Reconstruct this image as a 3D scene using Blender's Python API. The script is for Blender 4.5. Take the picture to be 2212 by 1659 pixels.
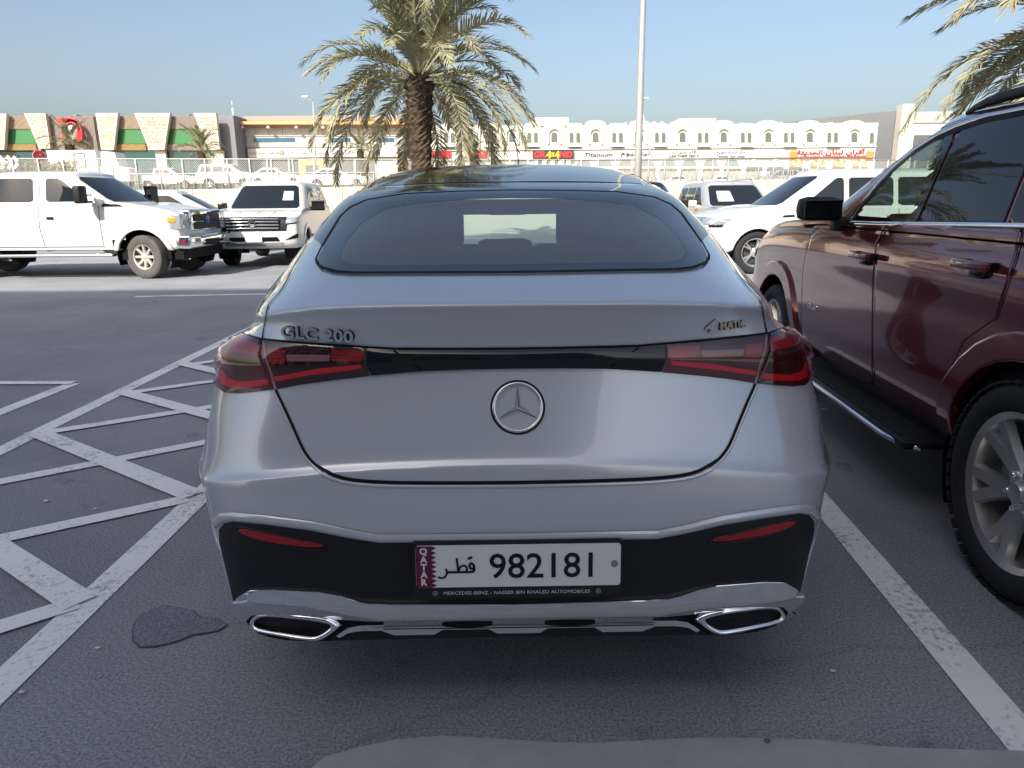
import bpy, bmesh, math, random
import numpy as np
from mathutils import Vector, Matrix
from mathutils.bvhtree import BVHTree
from mathutils.geometry import delaunay_2d_cdt

for _o in list(bpy.data.objects):
    bpy.data.objects.remove(_o)
scene = bpy.context.scene
C = scene.collection
R = math.radians
random.seed(7)
rng = np.random.default_rng(11)

# ------------------------------------------------------------------ camera
F_PX, CX, CY = 1534.0, 1106.0, 829.5          # focal length and centre in a 2212 x 1659 frame
PITCH, ROLL, CAM_H = R(14.6), R(0.55), 1.43
cam_d = bpy.data.cameras.new('camera')
cam = bpy.data.objects.new('camera', cam_d)
C.objects.link(cam)
cam_d.sensor_width = 36.0
cam_d.lens = 36.0 * F_PX / 2212.0
cam_d.clip_start = 0.05
cam_d.clip_end = 4000
CAM_R = Matrix.Rotation(math.pi / 2 - PITCH, 3, 'X') @ Matrix.Rotation(-ROLL, 3, 'Z')
cam.matrix_world = Matrix.Translation((0, 0, CAM_H)) @ CAM_R.to_4x4()
scene.camera = cam

# ------------------------------------------------------------------ sky and sun
SUN_EL, SUN_AZ = R(37), R(-25)                # the sun stands behind the camera, to the left
SUN_TRAVEL = Vector((-math.sin(SUN_AZ) * math.cos(SUN_EL), math.cos(SUN_AZ) * math.cos(SUN_EL), -math.sin(SUN_EL)))
world = bpy.data.worlds.new('World')
scene.world = world
world.use_nodes = True
wn, wl = world.node_tree.nodes, world.node_tree.links
sky = wn.new('ShaderNodeTexSky')
sky.sky_type = 'NISHITA'
sky.sun_disc = False
sky.sun_elevation = SUN_EL
to_sun = -SUN_TRAVEL
sky.sun_rotation = math.atan2(to_sun.x, to_sun.y)
sky.air_density = 1.0
sky.dust_density = 4.3
sky.ozone_density = 0.6
bg = wn['Background']
wl.new(sky.outputs[0], bg.inputs[0])
bg.inputs[1].default_value = 0.088
sun_d = bpy.data.lights.new('sun', 'SUN')
sun_d.energy = 3.6
sun_d.angle = R(0.5)
sun_d.color = (1.0, 0.95, 0.86)
sun = bpy.data.objects.new('sun', sun_d)
C.objects.link(sun)
sun.rotation_euler = SUN_TRAVEL.to_track_quat('-Z', 'Y').to_euler()
sun.location = (0, 0, 40)
scene.view_settings.view_transform = 'Standard'
scene.view_settings.look = 'None'
scene.view_settings.exposure = 1.18
scene.view_settings.gamma = 1.0
scene.view_settings.use_curve_mapping = False
scene.cycles.max_bounces = 8
scene.cycles.transparent_max_bounces = 24
scene.cycles.use_denoising = True

# ------------------------------------------------------------------ pixel helpers (frame 2212 x 1659)
def pixel_dir(px, py):
    return (CAM_R @ Vector(((px - CX) / F_PX, (CY - py) / F_PX, -1.0))).normalized()

def at_ground(px, py, z=0.0):
    d = pixel_dir(px, py)
    t = (z - CAM_H) / d.z
    return Vector((d.x * t, d.y * t, z))

def at_depth(px, py, Y):
    d = pixel_dir(px, py)
    t = Y / d.y
    return Vector((d.x * t, Y, CAM_H + d.z * t))

# ------------------------------------------------------------------ materials
M = {}

def principled(name, color, rough=0.5, metal=0.0, coat=0.0, spec=0.5, noise=0.0, nscale=30.0, bump=0.0, bscale=200.0, bdist=0.002):
    m = bpy.data.materials.new(name)
    m.use_nodes = True
    nt = m.node_tree
    b = nt.nodes['Principled BSDF']
    b.inputs['Base Color'].default_value = (*color, 1)
    b.inputs['Roughness'].default_value = rough
    b.inputs['Metallic'].default_value = metal
    b.inputs['Coat Weight'].default_value = coat
    b.inputs['Coat Roughness'].default_value = 0.03
    b.inputs['Specular IOR Level'].default_value = spec
    if noise or bump:
        tc = nt.nodes.new('ShaderNodeTexCoord')
    if noise:
        n = nt.nodes.new('ShaderNodeTexNoise')
        n.inputs['Scale'].default_value = nscale
        n.inputs['Detail'].default_value = 6
        nt.links.new(tc.outputs['Object'], n.inputs['Vector'])
        mx = nt.nodes.new('ShaderNodeMix')
        mx.data_type = 'RGBA'
        mx.inputs['A'].default_value = (*[c * (1 - noise) for c in color], 1)
        mx.inputs['B'].default_value = (*[min(1, c * (1 + noise)) for c in color], 1)
        nt.links.new(n.outputs['Fac'], mx.inputs['Factor'])
        nt.links.new(mx.outputs['Result'], b.inputs['Base Color'])
    if bump:
        n2 = nt.nodes.new('ShaderNodeTexNoise')
        n2.inputs['Scale'].default_value = bscale
        n2.inputs['Detail'].default_value = 4
        nt.links.new(tc.outputs['Object'], n2.inputs['Vector'])
        bp = nt.nodes.new('ShaderNodeBump')
        bp.inputs['Strength'].default_value = bump
        bp.inputs['Distance'].default_value = bdist
        nt.links.new(n2.outputs['Fac'], bp.inputs['Height'])
        nt.links.new(bp.outputs['Normal'], b.inputs['Normal'])
    M[name] = m
    return m

def glass(name, tint, rough=0.0, ior=1.5, gloss=1.0, dust=0.0):
    """thin automotive glass: tinted transparency under a Fresnel reflection"""
    m = bpy.data.materials.new(name)
    m.use_nodes = True
    nt = m.node_tree
    nt.nodes.remove(nt.nodes['Principled BSDF'])
    out = nt.nodes['Material Output']
    tr = nt.nodes.new('ShaderNodeBsdfTransparent')
    tr.inputs[0].default_value = (*tint, 1)
    gl = nt.nodes.new('ShaderNodeBsdfGlossy')
    gl.inputs['Color'].default_value = (gloss, gloss, gloss, 1)
    gl.inputs['Roughness'].default_value = rough
    fr = nt.nodes.new('ShaderNodeFresnel')
    ge = nt.nodes.new('ShaderNodeNewGeometry')
    mr = nt.nodes.new('ShaderNodeMapRange')
    mr.inputs['To Min'].default_value = ior
    mr.inputs['To Max'].default_value = 1.0 / ior
    nt.links.new(ge.outputs['Backfacing'], mr.inputs['Value'])
    nt.links.new(mr.outputs['Result'], fr.inputs['IOR'])
    mx = nt.nodes.new('ShaderNodeMixShader')
    nt.links.new(fr.outputs[0], mx.inputs[0])
    if dust:
        df = nt.nodes.new('ShaderNodeBsdfDiffuse')
        df.inputs[0].default_value = (.50, .49, .46, 1)
        m2 = nt.nodes.new('ShaderNodeMixShader')
        m2.inputs[0].default_value = dust
        nt.links.new(tr.outputs[0], m2.inputs[1])
        nt.links.new(df.outputs[0], m2.inputs[2])
        nt.links.new(m2.outputs[0], mx.inputs[1])
    else:
        nt.links.new(tr.outputs[0], mx.inputs[1])
    nt.links.new(gl.outputs[0], mx.inputs[2])
    nt.links.new(mx.outputs[0], out.inputs['Surface'])
    M[name] = m
    return m

# ------------------------------------------------------------------ objects
def link(o, parent=None):
    C.objects.link(o)
    if parent is not None:
        o.parent = parent
    return o

def mesh_obj(name, verts, faces, mat, parent=None, smooth=False, normals=None, mats=None, fmat=None):
    me = bpy.data.meshes.new(name)
    me.from_pydata([tuple(map(float, v)) for v in verts], [], [tuple(map(int, f)) for f in faces])
    for m in (mats or [mat]):
        me.materials.append(M[m] if isinstance(m, str) else m)
    if fmat is not None:
        me.polygons.foreach_set('material_index', fmat)
    if smooth:
        me.polygons.foreach_set('use_smooth', [True] * len(me.polygons))
    me.update()
    if normals is not None:
        me.normals_split_custom_set_from_vertices([tuple(map(float, n)) for n in normals])
    return link(bpy.data.objects.new(name, me), parent)

def bm_obj(name, bm, mat, parent=None, smooth=False, angle=None):
    me = bpy.data.meshes.new(name)
    bmesh.ops.recalc_face_normals(bm, faces=bm.faces)
    if smooth:
        for f in bm.faces:
            f.smooth = True
        if angle is not None:
            for e in bm.edges:
                if len(e.link_faces) == 2 and e.calc_face_angle(0) > angle:
                    e.smooth = False
    bm.to_mesh(me)
    bm.free()
    me.materials.append(M[mat] if isinstance(mat, str) else mat)
    return link(bpy.data.objects.new(name, me), parent)

def thing(name, label, cat, loc=(0, 0, 0), rz=0.0, group=None):
    o = bpy.data.objects.new(name, None)
    o.empty_display_size = 0.1
    C.objects.link(o)
    o.location = loc
    o.rotation_euler = (0, 0, rz)
    return tag(o, label, cat, group)

def tag(o, label=None, cat=None, group=None, kind=None):
    if label: o['label'] = label
    if cat: o['category'] = cat
    if group: o['group'] = group
    if kind: o['kind'] = kind
    return o

def copy_tree(o, parent=None):
    c = o.copy()
    C.objects.link(c)
    if parent is not None:
        c.parent = parent
    for ch in list(o.children):
        copy_tree(ch, c)
    return c

def add_box(bm, x0, x1, y0, y1, z0, z1, bev=0.0, mtx=None):
    r = bmesh.ops.create_cube(bm, size=1.0)
    vs = r['verts']
    for v in vs:
        v.co = Vector((x0 + (v.co.x + .5) * (x1 - x0), y0 + (v.co.y + .5) * (y1 - y0), z0 + (v.co.z + .5) * (z1 - z0)))
    if bev:
        es = list({e for v in vs for e in v.link_edges})
        g = bmesh.ops.bevel(bm, geom=es, offset=bev, segments=2, affect='EDGES', profile=0.6)
        vs = list({v for f in g['faces'] for v in f.verts} | {v for v in vs if v.is_valid})
    if mtx is not None:
        bmesh.ops.transform(bm, matrix=mtx, verts=vs)
    return vs

def box(name, x0, x1, y0, y1, z0, z1, mat, parent=None, bev=0.0):
    bm = bmesh.new()
    add_box(bm, x0, x1, y0, y1, z0, z1, bev)
    return bm_obj(name, bm, mat, parent, smooth=bev > 0, angle=R(50))

def tube_data(pts, rad, n=8, closed=False):
    """vertices and faces of a tube along pts; rad a number or one per point"""
    pts = [Vector(p) for p in pts]
    k = len(pts)
    rad = [rad] * k if not hasattr(rad, '__len__') else rad
    vs, fs = [], []
    up = Vector((0, 0, 1))
    prev = None
    for i, p in enumerate(pts):
        a = pts[(i - 1) % k] if (closed or i > 0) else p
        b = pts[(i + 1) % k] if (closed or i < k - 1) else p
        t = (b - a).normalized()
        if prev is None:
            s = t.cross(up)
            if s.length < 1e-3:
                s = t.cross(Vector((1, 0, 0)))
        else:
            s = prev - t * prev.dot(t)
        s.normalize()
        prev = s
        w = t.cross(s)
        for j in range(n):
            an = 2 * math.pi * j / n
            vs.append(p + (s * math.cos(an) + w * math.sin(an)) * rad[i])
    for i in range(k if closed else k - 1):
        for j in range(n):
            a0, b0 = i * n + j, i * n + (j + 1) % n
            i2 = (i + 1) % k
            fs.append((a0, b0, i2 * n + (j + 1) % n, i2 * n + j))
    if not closed:
        fs.append(tuple(range(n))[::-1])
        fs.append(tuple((k - 1) * n + j for j in range(n)))
    return vs, fs

def tube(name, pts, rad, mat, parent=None, n=8, closed=False):
    v, f = tube_data(pts, rad, n, closed)
    return mesh_obj(name, v, f, mat, parent, smooth=True)

def lathe(name, prof, n, mat, parent=None, axis='z', origin=(0, 0, 0), angle=R(40)):
    """prof: list of (radius, height)"""
    bm = bmesh.new()
    rings = []
    o = Vector(origin)
    for r_, h in prof:
        ring = []
        for j in range(n):
            a = 2 * math.pi * j / n
            c, s = r_ * math.cos(a), r_ * math.sin(a)
            p = {'z': (c, s, h), 'x': (h, c, s), 'y': (c, h, s)}[axis]
            ring.append(bm.verts.new(Vector(p) + o))
        rings.append(ring)
    for a, b in zip(rings[:-1], rings[1:]):
        for j in range(n):
            try:
                bm.faces.new((a[j], a[(j + 1) % n], b[(j + 1) % n], b[j]))
            except ValueError:
                pass
    bmesh.ops.remove_doubles(bm, verts=bm.verts, dist=1e-6)
    return bm_obj(name, bm, mat, parent, smooth=True, angle=angle)

# ------------------------------------------------------------------ lofted bodies
def spline(P, seg, closed_sym=True):
    """non-uniform Catmull-Rom through the rows of P (k x 3); seg = samples per span.
    closed_sym mirrors ghost points in x at both ends."""
    P = np.asarray(P, float)
    k = len(P)
    if closed_sym:
        m = np.array([-1, 1, 1])
        Q = np.vstack([P[1] * m, P, P[-2] * m])
    else:
        Q = np.vstack([2 * P[0] - P[1], P, 2 * P[-1] - P[-2]])
    d = np.sqrt(np.linalg.norm(np.diff(Q, axis=0), axis=1)) + 1e-4
    t = np.concatenate([[0], np.cumsum(d)])
    out = []
    for i in range(1, k):
        p0, p1, p2, p3 = Q[i - 1:i + 3]
        t0, t1, t2, t3 = t[i - 1:i + 3]
        m1 = ((p1 - p0) / (t1 - t0) - (p2 - p0) / (t2 - t0) + (p2 - p1) / (t2 - t1)) * (t2 - t1)
        m2 = ((p2 - p1) / (t2 - t1) - (p3 - p1) / (t3 - t1) + (p3 - p2) / (t3 - t2)) * (t2 - t1)
        n = seg[i - 1] if hasattr(seg, '__len__') else seg
        for s in np.arange(n) / n:
            s2, s3 = s * s, s * s * s
            out.append((2 * s3 - 3 * s2 + 1) * p1 + (s3 - 2 * s2 + s) * m1 + (-2 * s3 + 3 * s2) * p2 + (s3 - s2) * m2)
    out.append(P[-1])
    return np.array(out)

class Loft:
    """closed loops from rear centre to front centre, stacked from the sill to the roof.
    rows: control rows (each a list of (x, y, z) on the half x >= 0); creases: row indices where the stack breaks."""
    def __init__(self, rows, seg_c, seg_r, creases=()):
        A = np.array([spline(r, seg_c) for r in rows])          # control rows x samples x 3
        A[:, 0, 0] = 0
        A[:, -1, 0] = 0
        nr = len(rows)
        cuts = [0] + sorted(creases) + [nr - 1]
        sr = seg_r if hasattr(seg_r, '__len__') else [seg_r] * (nr - 1)
        G = []
        for a, b in zip(cuts[:-1], cuts[1:]):
            cols = [spline(A[a:b + 1, j], sr[a:b], False) for j in range(A.shape[1])]
            blk = np.array(cols).transpose(1, 0, 2)
            G.append(blk[:-1] if b != nr - 1 else blk)
        G = np.vstack(G)
        G[:, :, 0] = np.maximum(G[:, :, 0], 0)
        self.half = G
        L = G[:, ::-1][:, :-1].copy()
        L = L[:, :]                                             # mirrored side without the front centre
        L[:, :, 0] *= -1
        full = np.concatenate([G, L[:, :-1] if True else L], axis=1)
        self.nr, self.nc = full.shape[:2]
        self.V = full.reshape(-1, 3)
        nc = self.nc
        i, j = np.meshgrid(np.arange(self.nr - 1), np.arange(nc), indexing='ij')
        a = i * nc + j
        b = i * nc + (j + 1) % nc
        self.F = np.stack([a, b, b + nc, a + nc], -1).reshape(-1, 4)
        self._normals()

    def _normals(self):
        V, F = self.V, self.F
        n = np.cross(V[F[:, 2]] - V[F[:, 0]], V[F[:, 3]] - V[F[:, 1]])
        N = np.zeros_like(V)
        for k in range(4):
            np.add.at(N, F[:, k], n)
        ln = np.linalg.norm(N, axis=1, keepdims=True)
        N = N / np.maximum(ln, 1e-12)
        self.N = N
        self.T = np.vstack([F[:, [0, 1, 2]], F[:, [0, 2, 3]]])
        self.bvh = BVHTree.FromPolygons([Vector(v) for v in V], [tuple(map(int, t)) for t in self.T])

    def hit(self, o, d):
        loc, nrm, idx, dist = self.bvh.ray_cast(Vector(o), Vector(d))
        if loc is None:
            loc, nrm, idx, dist = self.bvh.find_nearest(Vector(o) + Vector(d) * self.guess(o, d))
        return self.smooth_n(loc, idx)

    def guess(self, o, d):
        # the point of the ray closest to the mesh
        o, d = np.array(o), np.array(d) / np.linalg.norm(np.array(d))
        W = self.V - o
        t = W @ d
        dist = np.linalg.norm(W - t[:, None] * d, axis=1)
        dist[t < 0] = 1e9
        return float(t[np.argmin(dist)]) / np.linalg.norm(d)

    def smooth_n(self, loc, idx):
        t = self.T[idx]
        a, b, c = self.V[t[0]], self.V[t[1]], self.V[t[2]]
        p = np.array(loc)
        v0, v1, v2 = b - a, c - a, p - a
        d00, d01, d11, d20, d21 = v0 @ v0, v0 @ v1, v1 @ v1, v2 @ v0, v2 @ v1
        den = d00 * d11 - d01 * d01
        if abs(den) < 1e-16:
            n = self.N[t[0]]
        else:
            w1 = (d11 * d20 - d01 * d21) / den
            w2 = (d00 * d21 - d01 * d20) / den
            n = (1 - w1 - w2) * self.N[t[0]] + w1 * self.N[t[1]] + w2 * self.N[t[2]]
        return p, n / max(np.linalg.norm(n), 1e-9)

    def obj(self, name, mat, parent, drop=None, cap=True):
        F = self.F
        if drop is not None:
            keep = ~drop(self.V[F].mean(1), self.N[F].mean(1))
            F = F[keep]
        nz = [tuple(dict.fromkeys(f)) for f in F.tolist()]
        return mesh_obj(name, self.V, nz, mat, parent, smooth=True, normals=self.N)

def inside(poly, pts):
    """even-odd test, poly k x 2, pts n x 2"""
    poly = np.asarray(poly, float)
    pts = np.asarray(pts, float)
    res = np.zeros(len(pts), bool)
    x0, y0 = poly[:, 0], poly[:, 1]
    x1, y1 = np.roll(x0, -1), np.roll(y0, -1)
    for a, b, c, d in zip(x0, y0, x1, y1):
        if b == d:
            continue
        cr = ((b > pts[:, 1]) != (d > pts[:, 1])) & (pts[:, 0] < (c - a) * (pts[:, 1] - b) / (d - b) + a)
        res ^= cr
    return res

def seg_dist(poly, pts):
    poly = np.asarray(poly, float)
    pts = np.asarray(pts, float)
    best = np.full(len(pts), 1e9)
    for a, b in zip(poly, np.roll(poly, -1, 0)):
        ab = b - a
        t = np.clip(((pts - a) @ ab) / max(ab @ ab, 1e-12), 0, 1)
        best = np.minimum(best, np.linalg.norm(pts - a - t[:, None] * ab, axis=1))
    return best

def smooth_poly(pts, it=2, keep=()):
    """Chaikin rounding of a closed outline (corners listed in keep stay sharp)"""
    P = [np.array(p, float) for p in pts]
    sharp = [i in keep for i in range(len(P))]
    for _ in range(it):
        Q, S = [], []
        n = len(P)
        for i in range(n):
            a, b = P[i], P[(i + 1) % n]
            sa, sb = sharp[i], sharp[(i + 1) % n]
            if sa:
                Q.append(a); S.append(True)
            else:
                Q.append(.75 * a + .25 * b); S.append(False)
            if not sb:
                Q.append(.25 * a + .75 * b); S.append(False)
        P, sharp = Q, S
    return np.array(P)

def densify(poly, step, closed=True):
    poly = np.asarray(poly, float)
    out = []
    n = len(poly)
    for i in range(n if closed else n - 1):
        a, b = poly[i], poly[(i + 1) % n]
        k = max(1, int(math.ceil(np.linalg.norm(b - a) / step)))
        for s in range(k):
            out.append(a + (b - a) * s / k)
    if not closed:
        out.append(poly[-1])
    return np.array(out)

def fill2d(poly, cell, holes=(), ring=None):
    """triangulates an outline with inner grid points; returns points, triangles"""
    loops = [densify(poly, cell)] + [densify(h, cell) for h in holes]
    pts, edges = [], []
    for L in loops:
        s = len(pts)
        pts += [tuple(p) for p in L]
        edges += [(s + i, s + (i + 1) % len(L)) for i in range(len(L))]
    allp = np.vstack(loops)
    lo, hi = allp.min(0), allp.max(0)
    gx = np.arange(lo[0] + cell * .5, hi[0], cell)
    gy = np.arange(lo[1] + cell * .43, hi[1], cell * .87)
    X, Y = np.meshgrid(gx, gy)
    X = X + (np.arange(len(gy)) % 2)[:, None] * cell * .5
    g = np.stack([X.ravel(), Y.ravel()], 1)
    if len(g):
        ok = inside(loops[0], g)
        for L in loops[1:]:
            ok &= ~inside(L, g)
        for L in loops:
            ok &= seg_dist(L, g) > cell * .55
        pts += [tuple(p) for p in g[ok]]
    if ring:
        for L in loops:
            t = np.roll(L, -1, 0) - np.roll(L, 1, 0)
            nn = np.stack([-t[:, 1], t[:, 0]], 1)
            nn /= np.maximum(np.linalg.norm(nn, axis=1, keepdims=True), 1e-9)
            for sg in (1, -1):
                q = L + nn * ring * sg
                ok = inside(loops[0], q)
                for L2 in loops[1:]:
                    ok &= ~inside(L2, q)
                for L2 in loops:
                    ok &= seg_dist(L2, q) > ring * .8
                pts += [tuple(p) for p in q[ok]]
    r = delaunay_2d_cdt([Vector(p) for p in pts], edges, [], 0, 1e-6)
    vs = np.array([tuple(v) for v in r[0]])
    fs = np.array([f for f in r[2] if len(f) == 3])
    cen = vs[fs].mean(1)
    ok = inside(loops[0], cen)
    for L in loops[1:]:
        ok &= ~inside(L, cen)
    return vs, fs[ok]

def patch(name, poly, ray, base, off, mat, parent, cell=0.02, thick=0.006, bevel=0.0015, holes=(), mirror=False, depth=None, aniso=1.0):
    """a panel that follows the lofted surface: poly in 2-D, ray(p) gives (origin, direction)"""
    sc_ = np.array([1.0, aniso])
    vs, fs = fill2d(np.asarray(poly, float) * sc_, cell, [np.asarray(h, float) * sc_ for h in holes], cell * .16 if bevel else None)
    vs = vs / sc_
    P, N = [], []
    for q in vs:
        o, d = ray(q)
        p, n = base.hit(o, d)
        P.append(p)
        N.append(n)
    P, N = np.array(P), np.array(N)
    # boundary
    cnt = {}
    for f in fs:
        for a, b in ((f[0], f[1]), (f[1], f[2]), (f[2], f[0])):
            cnt[(a, b)] = cnt.get((a, b), 0) + 1
    bnd = [(a, b) for (a, b) in cnt if (b, a) not in cnt]
    # orient faces so that they look along the surface normal
    f0 = fs[len(fs) // 2]
    tri = np.cross(P[fs[:, 1]] - P[fs[:, 0]], P[fs[:, 2]] - P[fs[:, 0]])
    if (tri * N[fs[:, 0]]).sum() < 0:
        fs = fs[:, ::-1]
        bnd = [(b, a) for a, b in bnd]
    offv = np.full(len(P), off)
    if depth is not None:
        offv = offv + depth(vs)
    T = P + N * offv[:, None]
    if depth is not None:
        fn = np.cross(T[fs[:, 1]] - T[fs[:, 0]], T[fs[:, 2]] - T[fs[:, 0]])
        acc = np.zeros_like(T)
        for k_ in range(3):
            np.add.at(acc, fs[:, k_], fn)
        N = acc / np.maximum(np.linalg.norm(acc, axis=1, keepdims=True), 1e-12)
    NN = N.copy()
    rim = {}
    outw = {}
    for a, b in bnd:
        e = T[b] - T[a]
        o = np.cross(e, N[a])
        l = np.linalg.norm(o)
        if l > 0:
            o = o / l
        for k in (a, b):
            outw[k] = outw.get(k, np.zeros(3)) + o
    V = list(T)
    for k, o in outw.items():
        o = o / max(np.linalg.norm(o), 1e-9)
        V[k] = T[k] - N[k] * bevel
        nn = N[k] + o * (0.7 if bevel else 0.0)
        NN[k] = nn / np.linalg.norm(nn)
    V = [np.array(v) for v in V]
    NL = list(NN)
    F = [tuple(f) for f in fs]
    for k, o in outw.items():
        o = o / max(np.linalg.norm(o), 1e-9)
        rim[k] = len(V)
        V.append(V[k].copy()); NL.append(o)
        V.append(V[k] - N[k] * thick); NL.append(o)
    for a, b in bnd:
        F.append((rim[a], rim[a] + 1, rim[b] + 1, rim[b]))
    V, NL = np.array(V), np.array(NL)
    o = mesh_obj(name, V, F, mat, parent, smooth=True, normals=NL)
    if mirror:
        V2, N2 = V * (-1, 1, 1), NL * (-1, 1, 1)
        o2 = mesh_obj(name, V2, [f[::-1] for f in F], mat, parent, smooth=True, normals=N2)
        return o, o2
    return o

def ribbon(name, line, ray, base, off, width, mat, parent, step=0.02, mirror=False, crown=0.0, closed=False):
    """a narrow strip laid along a line on the lofted surface"""
    L = densify(line, step, closed)
    H = [base.hit(*ray(q)) for q in L]
    P = np.array([h[0] for h in H])
    N = np.array([h[1] for h in H])
    n = len(P)
    V, NN, F = [], [], []
    for i in range(n):
        a, b = (P[(i - 1) % n], P[(i + 1) % n]) if closed else (P[max(i - 1, 0)], P[min(i + 1, n - 1)])
        t = (b - a) / max(np.linalg.norm(b - a), 1e-9)
        s = np.cross(t, N[i])
        s /= max(np.linalg.norm(s), 1e-9)
        w = width[i] if hasattr(width, '__len__') else width
        for k, (sx, h, tilt) in enumerate(((-.5, 0, -1), (0, crown, 0), (.5, 0, 1))):
            V.append(P[i] + s * sx * w + N[i] * (off + h))
            q = N[i] + s * tilt * (.9 if crown else 0)
            NN.append(q / np.linalg.norm(q))
    for i in range(n if closed else n - 1):
        j = (i + 1) % n
        for k in range(2):
            F.append((i * 3 + k, i * 3 + k + 1, j * 3 + k + 1, j * 3 + k))
    V, NN = np.array(V), np.array(NN)
    f = F[0]
    if np.cross(V[f[1]] - V[f[0]], V[f[3]] - V[f[0]]) @ NN[f[0]] < 0:
        F = [g[::-1] for g in F]
    o = mesh_obj(name, V, F, mat, parent, smooth=True, normals=NN)
    if mirror:
        mesh_obj(name, V * (-1, 1, 1), [g[::-1] for g in F], mat, parent, smooth=True, normals=NN * (-1, 1, 1))
    return o

def text_mesh(name, body, size, mat, parent=None, mtx=None, extrude=0.001, width=None, bold=0.0, align='CENTER', depth_mat=None, tilt=0.0):
    cu = bpy.data.curves.new(name, 'FONT')
    cu.body = body
    cu.size = size
    cu.extrude = extrude
    cu.offset = bold
    cu.shear = tilt
    cu.align_x = align
    cu.align_y = 'CENTER'
    cu.resolution_u = 3
    t = bpy.data.objects.new('tmp_text', cu)
    C.objects.link(t)
    dg = bpy.context.evaluated_depsgraph_get()
    dg.update()
    me = bpy.data.meshes.new_from_object(t.evaluated_get(dg))
    C.objects.unlink(t)
    bpy.data.objects.remove(t)
    bpy.data.curves.remove(cu)
    me.name = name
    co = np.empty(len(me.vertices) * 3)
    me.vertices.foreach_get('co', co)
    co = co.reshape(-1, 3)
    if len(co):
        lo, hi = co.min(0), co.max(0)
        if align == 'CENTER':
            co[:, :2] -= (lo[:2] + hi[:2]) / 2
        if width:
            co[:, 0] *= width / (hi[0] - lo[0])
    me.vertices.foreach_set('co', co.ravel())
    me.materials.clear()
    me.materials.append(M[mat])
    if depth_mat:
        me.materials.append(M[depth_mat])
        for p_ in me.polygons:
            if abs(p_.normal.z) < .5:
                p_.material_index = 1
    o = bpy.data.objects.new(name, me)
    link(o, parent)
    if mtx is not None:
        o.matrix_local = mtx
    return o
# ------------------------------------------------------------------ shared materials
principled('silver_paint', (0.50, 0.535, 0.58), 0.24, 0.30, coat=1.0, noise=0.04, nscale=3)
principled('maroon_paint', (0.165, 0.024, 0.034), 0.14, 0.4, coat=1.0)
principled('white_paint', (0.56, 0.56, 0.545), 0.35, 0.0, coat=0.7, noise=0.03, nscale=2)
principled('grey_paint', (0.45, 0.47, 0.48), 0.3, 0.4, coat=0.8)
principled('black_paint', (0.012, 0.012, 0.014), 0.2, 0.0, coat=1.0)
principled('gloss_black', (0.006, 0.007, 0.009), 0.06, 0.0, spec=0.55)
principled('matte_black', (0.012, 0.013, 0.015), 0.5, 0.0, spec=0.3, bump=0.15, bscale=900, bdist=0.0005)
principled('gap_black', (0.004, 0.004, 0.005), 0.6, spec=0.2)
principled('rubber', (0.022, 0.023, 0.025), 0.75, spec=0.25, noise=0.25, nscale=14, bump=0.3, bscale=160, bdist=0.001)
principled('rubber_dusty', (0.09, 0.085, 0.078), 0.9, spec=0.2, noise=0.35, nscale=9, bump=0.3, bscale=120, bdist=0.001)
principled('chrome', (0.86, 0.87, 0.88), 0.07, 1.0)
principled('satin_chrome', (0.72, 0.73, 0.74), 0.16, 1.0)
principled('alloy', (0.62, 0.61, 0.59), 0.32, 0.85, noise=0.08, nscale=12)
principled('dark_alloy', (0.10, 0.10, 0.11), 0.4, 0.7)
principled('steel_wheel', (0.42, 0.40, 0.36), 0.55, 0.3, noise=0.25, nscale=15)
principled('lamp_housing', (0.022, 0.003, 0.005), 0.25, spec=0.5)
principled('lamp_red', (0.62, 0.014, 0.024), 0.25, spec=0.5)
principled('reflector_red', (0.30, 0.012, 0.02), 0.2, spec=0.5, bump=0.3, bscale=400)
principled('lamp_dim', (0.30, 0.010, 0.018), 0.2, spec=0.5)
principled('window_band', (0.035, 0.045, 0.055), 0.05, spec=0.55)
principled('lamp_white', (0.30, 0.31, 0.33), 0.2, spec=0.5)
principled('lamp_clear', (0.55, 0.58, 0.60), 0.08, 0.6, noise=0.4, nscale=18)
principled('amber', (0.85, 0.28, 0.03), 0.25)
principled('plate_white', (0.62, 0.62, 0.62), 0.4, spec=0.4)
principled('plate_maroon', (0.11, 0.010, 0.035), 0.4, spec=0.4)
principled('plate_ink', (0.006, 0.006, 0.009), 0.5, spec=0.3)
principled('plate_dot', (0.18, 0.19, 0.20), 0.4)
principled('trim_print', (0.5, 0.51, 0.52), 0.5)
principled('cabin', (0.010, 0.010, 0.012), 0.8, spec=0.2)
principled('seat_fabric', (0.014, 0.014, 0.016), 0.75, spec=0.3)
principled('tan_cabin', (0.22, 0.17, 0.12), 0.8, spec=0.2)
principled('dark_glass', (0.012, 0.016, 0.02), 0.015, 0.0, spec=0.5)
glass('rear_glass', (0.80, 0.93, 0.87), dust=.19)
glass('clear_glass', (0.84, 0.93, 0.89))
glass('tint_glass', (0.50, 0.60, 0.56))
glass('privacy_glass', (0.035, 0.04, 0.045))
glass('lamp_lens', (0.92, 0.60, 0.63), ior=1.75)
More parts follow.
